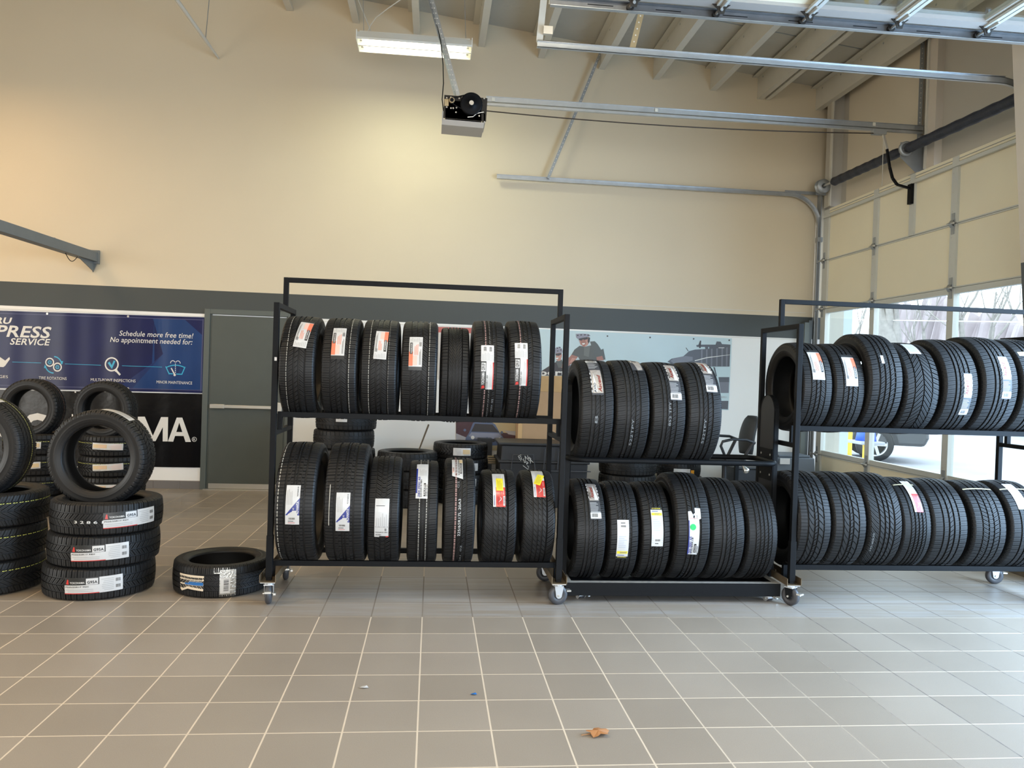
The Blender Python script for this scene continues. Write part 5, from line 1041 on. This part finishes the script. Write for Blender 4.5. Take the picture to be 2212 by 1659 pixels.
s.poly([(298, 953), (298, 900), (309, 900), (309, 953)], BW, 3); s.poly([(298, 900), (313, 900), (335, 953), (325, 953)], BW, 3); s.poly([(325, 953), (348, 901), (363, 901), (336, 953)], BW, 3); s.poly([(352, 901), (363.5, 901), (362.5, 953.5), (351.5, 953.5)], BW, 3)
s.poly([(363, 953.5), (382, 902), (391, 902), (374.5, 954)], BW, 3); s.poly([(384, 902), (394, 902), (413, 954.5), (401, 954.5)], BW, 3); s.poly([(375, 933), (402, 933.5), (404, 942), (373, 941.5)], BW, 3); s.ring((420, 949), 4.2, 5.2, BW); s.text('R', (417.6, 952), (422.6, 952), 5.5, BW, .0)
for px in (25, 163, 432): s.ring((px, 847), 0, 1.8, BW, n=8, lay=3)
tag(s.mb.build('wall_banner'), 'glossy black banner with very large white letters under the blue banner', 'banner')
# cyclist banner
SKY = mat('print_pale_sky', (0.50, 0.62, 0.64), .35, noise=(1.5, .08)); s = Sheet(WY - .008, amp=.0015)
s.quad([(1090, 707), (1581, 731), (1574, 886), (1090, 876)], SKY, 40, 12)
SK = mat('print_skin', (0.34, 0.15, 0.11), .4); SKL = mat('print_skin_light', (0.50, 0.25, 0.19), .4); JG = mat('print_jersey', (0.085, 0.09, 0.082), .4); JGL = mat('print_jersey_light', (0.13, 0.135, 0.125), .4); JD = mat('print_dark', (0.04, 0.032, 0.032), .4); HL = mat('print_helmet', (0.26, 0.25, 0.30), .4); CARM = mat('print_car_grey', (0.075, 0.075, 0.085), .35); CARM2 = mat('print_car_light', (0.16, 0.16, 0.185), .35)
Z = lambda x, y: (1100 + x / 11.06, 690 + y / 11.06)
def zp_(pts, m, lay): s.poly([Z(*p) for p in pts], m, lay)
zp_([(1640, 820), (1900, 720), (2050, 780), (2250, 700), (2300, 960), (1700, 1000), (1650, 900)], JG, 1)
zp_([(1480, 850), (1560, 720), (1680, 630), (1820, 650), (1950, 620), (2120, 620), (2190, 720), (2230, 930), (1690, 960), (1640, 890)], JG, 2); zp_([(1930, 530), (2040, 520), (2110, 590), (2180, 700), (2250, 960), (2080, 960), (1960, 640)], JG, 3); zp_([(1790, 650), (1930, 640), (1900, 900), (1780, 860)], JGL, 3)
zp_([(1490, 840), (1640, 890), (1560, 1000), (1370, 1150), (1230, 1150), (1300, 990), (1440, 900)], SK, 2); zp_([(1500, 920), (1600, 930), (1520, 1010), (1430, 1040)], SKL, 3)
zp_([(2080, 900), (2220, 870), (2260, 980), (2090, 980)], SK, 4)
zp_([(1650, 440), (1700, 600), (1790, 660), (1870, 620), (1920, 520), (1900, 420)], SKL, 3); zp_([(1690, 500), (1720, 590), (1790, 655), (1840, 560), (1800, 470)], SK, 4); zp_([(1735, 570), (1810, 565), (1800, 595), (1755, 605)], BW, 5)
zp_([(1645, 445), (1760, 430), (1870, 410), (1880, 470), (1800, 490), (1760, 475), (1720, 510), (1665, 490)], JD, 5)
zp_([(1595, 345), (1750, 340), (1890, 350), (1940, 390), (1890, 420), (1750, 440), (1640, 465), (1600, 430)], HL, 6); 
for a in ((1610, 375), (1690, 365), (1780, 362), (1860, 372)): zp_([a, (a[0] + 40, a[1] - 8), (a[0] + 50, a[1] + 14), (a[0] + 12, a[1] + 22)], JD, 7)
zp_([(1890, 420), (1930, 440), (1920, 530), (1890, 580), (1870, 520)], JD, 4)
zp_([(820, 1200), (960, 1110), (1040, 1060), (1150, 1000), (1270, 1060), (1480, 1100), (1540, 1340), (700, 1340), (660, 1330), (700, 1280)], JD, 1); zp_([(1110, 1000), (1260, 960), (1300, 1120), (1180, 1160)], JG, 2)
zp_([(1110, 800), (1120, 960), (1170, 1000), (1230, 980), (1260, 860), (1250, 800)], SKL, 3); zp_([(1100, 820), (1250, 800), (1240, 840), (1180, 870), (1110, 860)], JD, 4); zp_([(1110, 920), (1180, 910), (1160, 950), (1120, 945)], BW, 4)
zp_([(1010, 800), (1050, 720), (1120, 670), (1200, 650), (1260, 700), (1280, 790), (1200, 800), (1100, 815)], HL, 5)
for a in ((1060, 720), (1130, 680), (1190, 660), (1215, 720), (1140, 745)): zp_([a, (a[0] + 30, a[1] - 5), (a[0] + 34, a[1] + 20), (a[0] + 8, a[1] + 24)], JD, 6)
zp_([(1450, 1100), (1560, 1180), (1560, 1520), (1500, 1480), (1430, 1250)], mat('print_pattern', (.18, .16, .19), .4, noise=(60, .9)), 2)
s.text('property', (1118, 810.5), (1238, 811), 12.5, BW, .03, 0, lay=7)
# car on the banner
C_ = lambda x, y: (1400 + x / 7.9, 690 + y / 7.9)
def cp_(pts, m, lay): s.poly([C_(*p) for p in pts], m, lay)
cp_([(330, 720), (400, 670), (600, 630), (700, 540), (800, 515), (1040, 500), (1040, 470), (830, 470), (820, 440), (860, 430), (1150, 430), (1170, 375), (1240, 380), (1260, 420), (1405, 430), (1390, 805), (1060, 805), (460, 790)], CARM, 1)
cp_([(380, 710), (440, 660), (640, 625), (760, 640), (760, 700), (480, 780)], CARM2, 2)
for k, x in enumerate((900, 985, 1070, 1160, 1250, 1330)): cp_([(x, 520 - k * 8), (x + 28, 515 - k * 8), (x + 22, 800), (x - 4, 800)], CARM2, 3)
cp_([(862, 430), (885, 360), (905, 365), (895, 490), (870, 490)], JD, 3); cp_([(650, 480), (690, 540), (680, 545), (640, 485)], JD, 2); cp_([(790, 700), (1000, 645), (1400, 600), (1400, 605), (1000, 660), (800, 712)], BW, 4); cp_([(1200, 480), (1300, 480), (1300, 490), (1200, 490)], BW, 4)
cp_([(1110, 810), (1140, 820), (1175, 970), (1160, 970)], CARM, 2)
cp_([(1200, 985), (1385, 985), (1375, 1255), (1240, 1255)], CARM2, 1); cp_([(1205, 985), (1385, 985), (1383, 1070), (1215, 1070)], CARM, 2); cp_([(1245, 1390), (1370, 1390), (1362, 1535), (1250, 1530)], CARM, 1)
s.text('SUBARU', (1545, 859), (1569, 859.5), 3.4, LGREY, .01, 0)
for px, py in ((1312, 726), (1404, 729), (1498, 732), (1575, 735)): s.ring((px, py), 0, 1.8, JD, n=10, lay=5)
tag(s.mb.build('wall_banner'), 'pale printed banner showing two helmeted cyclists and a dark car on back wall', 'banner')
# car poster and red strip
s = Sheet(WY - .006); DR = mat('print_dark_red', (.07, .025, .03), .4, noise=(8, .5)); SNOW = mat('print_snow', (.42, .40, .42), .4, noise=(12, .3)); YSK = mat('print_yellow_sky', (.52, .42, .24), .4)
s.quad([(985, 900), (1124, 906), (1124, 975), (985, 970)], YSK, 2, 2); s.poly([(985, 900), (1030, 902), (1012, 946), (985, 940)], DR, 1); s.poly([(985, 936), (1010, 946), (1030, 970), (985, 968)], SNOW, 2); s.poly([(1080, 934), (1122, 938), (1122, 954), (1092, 956)], DR, 1); s.poly([(1090, 930), (1122, 932), (1122, 942), (1098, 938)], SNOW, 2)
P1 = mat('print_car_blue', (.10, .13, .22), .3); P2 = mat('print_car_hood', (.24, .25, .32), .3)
s.poly([(1003, 963), (1006, 946), (1013, 935), (1022, 913), (1030, 911), (1062, 912), (1070, 917), (1080, 936), (1088, 946), (1088, 962)], P1, 3); s.poly([(1018, 932), (1026, 915), (1064, 917), (1078, 934)], JD, 4); s.poly([(1012, 942), (1018, 934), (1078, 936), (1084, 944), (1072, 948), (1028, 948)], P2, 4); s.poly([(1032, 948), (1070, 948), (1068, 955), (1036, 953)], JD, 5); s.ring((1021, 945), 0, 4, BW, n=10, lay=5); s.ring((1079, 949), 0, 4, BW, n=10, lay=5); s.ring((1052, 946), 0, 2, P1, n=8, lay=6)
s.ring((1004, 929), 0, 3, P1, n=8, lay=4); s.ring((1084, 934), 0, 3, P1, n=8, lay=4)
tag(s.mb.build('wall_poster'), 'poster of a blue car front between snow and dark trees under left rack shelf', 'poster')
s = Sheet(WY - .010); RS = mat('print_faded_red', (.48, .12, .10), .45); s.quad([(946, 706), (1092, 711), (1092, 722), (946, 718)], RS, 4, 1); s.quad([(946, 718), (1092, 722), (1092, 820), (946, 820)], mat('print_offwhite', (.6, .55, .5), .5), 4, 2, lay=0); tag(s.mb.build('wall_sign'), 'white sign with faded red header mostly hidden behind the upper left tires', 'sign')

# debris on the floor
LEAF = mat('dry_leaf', (.38, .17, .06), .7)
b = MB(); c0 = np.array([1.356, -1.576, 0.004]); vs = []
for k in range(18): a = 2 * PI * k / 18; r = .045 * (.55 + .45 * abs(math.sin(a * 2.5 + .4))); vs.append(c0 + [r * math.cos(a) * 1.2, r * math.sin(a) * .9, .012 * abs(math.sin(a * 1.5))])
vs.append(c0 + [0, 0, .016]); b.add(vs, [(k, (k + 1) % 18, 18) for k in range(18)], LEAF); b.tube([c0 + [-.03, -.005, .003], c0 + [-.075, -.02, .004]], .0015, LEAF, 5); tag(b.build('dry_leaf'), 'curled orange brown dry leaf on the foreground floor tiles', 'leaf')
for (x, y, r, m_, lb, nm, ct) in ((.352, -1.071, .014, WHITE, 'small cream paper scrap on the tiles in the middle foreground', 'paper_scrap', 'paper'), (.86, -1.16, .010, LBLUE, 'tiny blue crumb on the foreground tiles', 'blue_crumb', 'debris')):
    b = MB(); b.add([(x - r * 1.5, y, .002), (x, y - r, .006), (x + r * 1.7, y - r * .3, .003), (x + r, y + r, .007), (x - r * .5, y + r * .8, .004)], [(0, 1, 2, 3, 4)], m_); tag(b.build(nm), lb, ct)

# ------------------------------------------------------------------ outside
ASP = mat('outside_asphalt', (.34, .33, .35), .85, noise=(.8, .18))
g = MB(); g.box(XR + .2, 90, -45, 95, -.12, -.02, ASP); g.box(-40, XL - .15, -45, 30, -.12, -.02, ASP); g.box(XL - .15, XR + .2, -45, YB, -.12, -.02, ASP); struct(g.build('ground_outside'))
b = MB(); b.box(5.85, 6.02, 4.95, 5.3, -.1, 4.2, mat('wing_wall_pale', (.50, .56, .62), .6)); struct(b.build('wall_outside'))
b = MB(); vs = []; n_ = 240; rr_ = random.Random(5); hcur = 10.0
for k in range(n_ + 1):
    hcur += rr_.uniform(-1.1, 1.1); hcur = min(13.0, max(8.0, hcur)); y = -20 + 115 * k / n_; vs += [(57 + rr_.uniform(-.8, .8), y, -.1), (60 + rr_.uniform(-1, 1), y, hcur), (66, y, -.1)]
fs = []
for k in range(n_): fs += [(3 * k, 3 * k + 3, 3 * k + 4, 3 * k + 1), (3 * k + 1, 3 * k + 4, 3 * k + 5, 3 * k + 2)]
b.add(vs, fs, mat('far_woods', (.36, .30, .30), .95, noise=(.45, .4))); b.build('ground_slope_woods', kind='structure')
b = MB(); p_, q_ = atx(1790, 690, 24), atx(2212, 696, 16); b.tube([p_ + (q_ - p_) * t_ for t_ in (-.5, 0, .5, 1, 1.6)], .018, BW, 5); tag(b.build('power_line'), 'thin pale overhead cable crossing behind the garage door glass', 'cable')
BOL = mat('bollard_yellow', (.85, .55, .04), .5)
p = atx(1828, 985, 7.6); b = MB(); b.lathe((7.6, p[1], 0), (0, 0, 1), [(0, .085), (1.0, .085), (1.06, .07), (1.09, .03), (1.095, 0)], BOL, 24); tag(b.build('bollard'), 'thick yellow bollard just outside the garage door glass', 'bollard')
p = atx(1869, 985, 7.6); e = empty('bucket_stand', (7.6, p[1], 0), 'blue bucket on a grey ledge with thin yellow post outside the glass', 'bucket stand')
MB().cyl((7.6, p[1], 0), (7.6, p[1], .60), .045, BOL, 16).build('post', e); zz = atx(1869, 952, 7.6)[2]; b = MB(); b.box(7.40, 7.80, p[1] - .22, p[1] + .22, zz - .05, zz, mat('ledge_grey', (.35, .36, .38), .6)); b.build('ledge', e, bevel=.01); b = MB(); b.lathe((7.6, p[1], zz), (0, 0, 1), [(0, 0), (0, .16), (.22, .12), (.22, 0)], mat('bucket_blue', (.02, .10, .62), .4), 24); b.build('bucket', e)
def car(name_label, cx, cy, body, L_=4.6, rz=0, H=1.65):
    e = empty('parked_car', (cx, cy, 0), name_label, 'car', 'cars parked outside'); GL = mat('car_glass', (.03, .035, .04), .1); TW = mat('wheel_silver', (.55, .56, .58), .3, .6)
    M = Matrix.Translation((cx, cy, 0)) @ Matrix.Rotation(rz, 4, 'Z'); hw_ = .92
    pr = [(-L_ / 2, .34), (-L_ / 2, .75), (-L_ / 2 + .1, .95), (-L_ / 2 + .95, 1.05), (-L_ / 2 + 1.6, H - .1), (-L_ / 2 + 2.0, H), (L_ / 2 - .6, H), (L_ / 2 - .12, 1.1), (L_ / 2, .95), (L_ / 2 + .02, .50), (L_ / 2 - .05, .34)]
    def outline(arch):
        o = [(-L_ / 2, .34)]
        return o
    b = MB(); b.prism([M @ Vector((x, -hw_, z)) for x, z in pr[::-1]], M.to_3x3() @ Vector((0, 2 * hw_, 0)), body); b.build('body', e, bevel=.06)
    b = MB()
    for sy in (-1, 1): b.prism([M @ Vector((x, sy * (hw_ + .005), z)) for x, z in ((-L_ / 2 + 1.2, 1.08), (-L_ / 2 + 1.75, H - .12), (L_ / 2 - .65, H - .12), (L_ / 2 - .35, 1.08))], M.to_3x3() @ Vector((0, -sy * .02, 0)), GL)
    b.build('side_window', e)
    for x in (-L_ / 2 + .85, L_ / 2 - .95):
        for sy in (-1, 1):
            b = MB(); c0 = M @ Vector((x, sy * (hw_ - .02), .345)); ax = M.to_3x3() @ Vector((0, sy, 0)); b.lathe(c0 - ax * .18, ax, [(0, .1), (0, .33), (.03, .345), (.20, .345), (.225, .33), (.225, .235)], RUB, 36); b.lathe(c0 - ax * .18, ax, [(.20, .235), (.20, .22), (.14, .20)], TW, 30)
            for k in range(5):
                a = k * 2 * PI / 5; d = M.to_3x3() @ Vector((math.cos(a), 0, math.sin(a))); b.beam(c0 + ax * .02, c0 + ax * .02 + d * .225, .055, .03, TW, up=ax)
            b.cyl(c0, c0 + ax * .03, .05, TW, 14); b.build('wheel', e)
            b = MB(); vs = []; 
            for k in range(13): a = PI * k / 12; d = M.to_3x3() @ Vector((math.cos(a), 0, math.sin(a))); vs += [c0 + d * .36 + ax * .03, c0 + d * .43 + ax * .03]
            b.add(vs, [(2 * k, 2 * k + 2, 2 * k + 3, 2 * k + 1) for k in range(12)], BLKP); b.build('wheel_arch', e)
    return e
wp = atx(1890, 957, 9.4); 
a_ = math.radians(-23); ox, oy = 9.4 - (1.35 * math.cos(a_) + .9 * math.sin(a_)), wp[1] - (1.35 * math.sin(a_) - .9 * math.cos(a_)); car('dark grey suv parked outside, rear wheel showing beside the yellow bollard', ox, oy, mat('car_dark', (.045, .05, .055), .3, coat=.5), rz=a_)
p = atx(2130, 940, 22); car('blue car parked far across the asphalt lot', 22.5, p[1], mat('car_blue', (.02, .08, .42), .3, coat=.5), rz=math.radians(60), H=1.4)
p = atx(2205, 945, 20); car('dark car parked across the lot behind the right rack', 21, p[1] - 1.5, mat('car_black', (.03, .032, .036), .3, coat=.5), rz=math.radians(60), H=1.4)
BARK = mat('bark', (.30, .27, .24), .9, noise=(6, .35))
def tree(x, y, h, r, seed, label, lean=0):
    R_ = random.Random(seed); b = MB()
    def br(p, d, ln, rr, dep):
        pts = [p]; rs = [rr]; q = p.copy(); dd = d.copy()
        for k in range(4): dd = (dd + Vector((R_.uniform(-.16, .16), R_.uniform(-.16, .16), R_.uniform(-.05, .12)))).normalized(); q = q + dd * ln / 4; pts.append(q.copy()); rs.append(rr * (1 - .12 * (k + 1)))
        b.tube(pts, rs, BARK, 8 if dep < 2 else 4, cap=False)
        if dep < 5 and rr > .006:
            for k in range(R_.choice((2, 3, 3)) + (1 if dep < 2 else 0)):
                s_ = R_.uniform(.35, 1); i = min(3, int(s_ * 4)); pp = pts[i + 1]; nd = (dd + Vector((R_.uniform(-1, 1), R_.uniform(-1, 1), R_.uniform(-.1, .8))) * .75).normalized(); br(pp, nd, ln * R_.uniform(.5, .75), rs[i + 1] * .62, dep + 1)
    br(Vector((x, y, -.05)), Vector((lean, lean, 1)).normalized(), h * .42, r, 0)
    return tag(b.build('bare_tree'), label, 'tree', 'bare trees beyond the parking lot')
p = atx(1945, 740, 20); tree(20, p[1], 12, .55, 3, 'thick bare trunk seen through the middle glass panes', .05)
for i, (px, X, h, r, lb) in enumerate(((1850, 30, 12, .22, 'slender bare tree behind the left glass pane'), (2010, 34, 13, .2, 'bare tree right of the thick trunk'), (2080, 30, 13, .24, 'bare tree filling the pane between the two door stiles'), (2140, 38, 14, .26, 'bare tree with fine twigs near the picture edge'), (2195, 32, 13, .22, 'bare tree at the right picture edge through the glass'))):
    p = atx(px, 750, X); tree(X, p[1], h, r, 11 + i, lb)
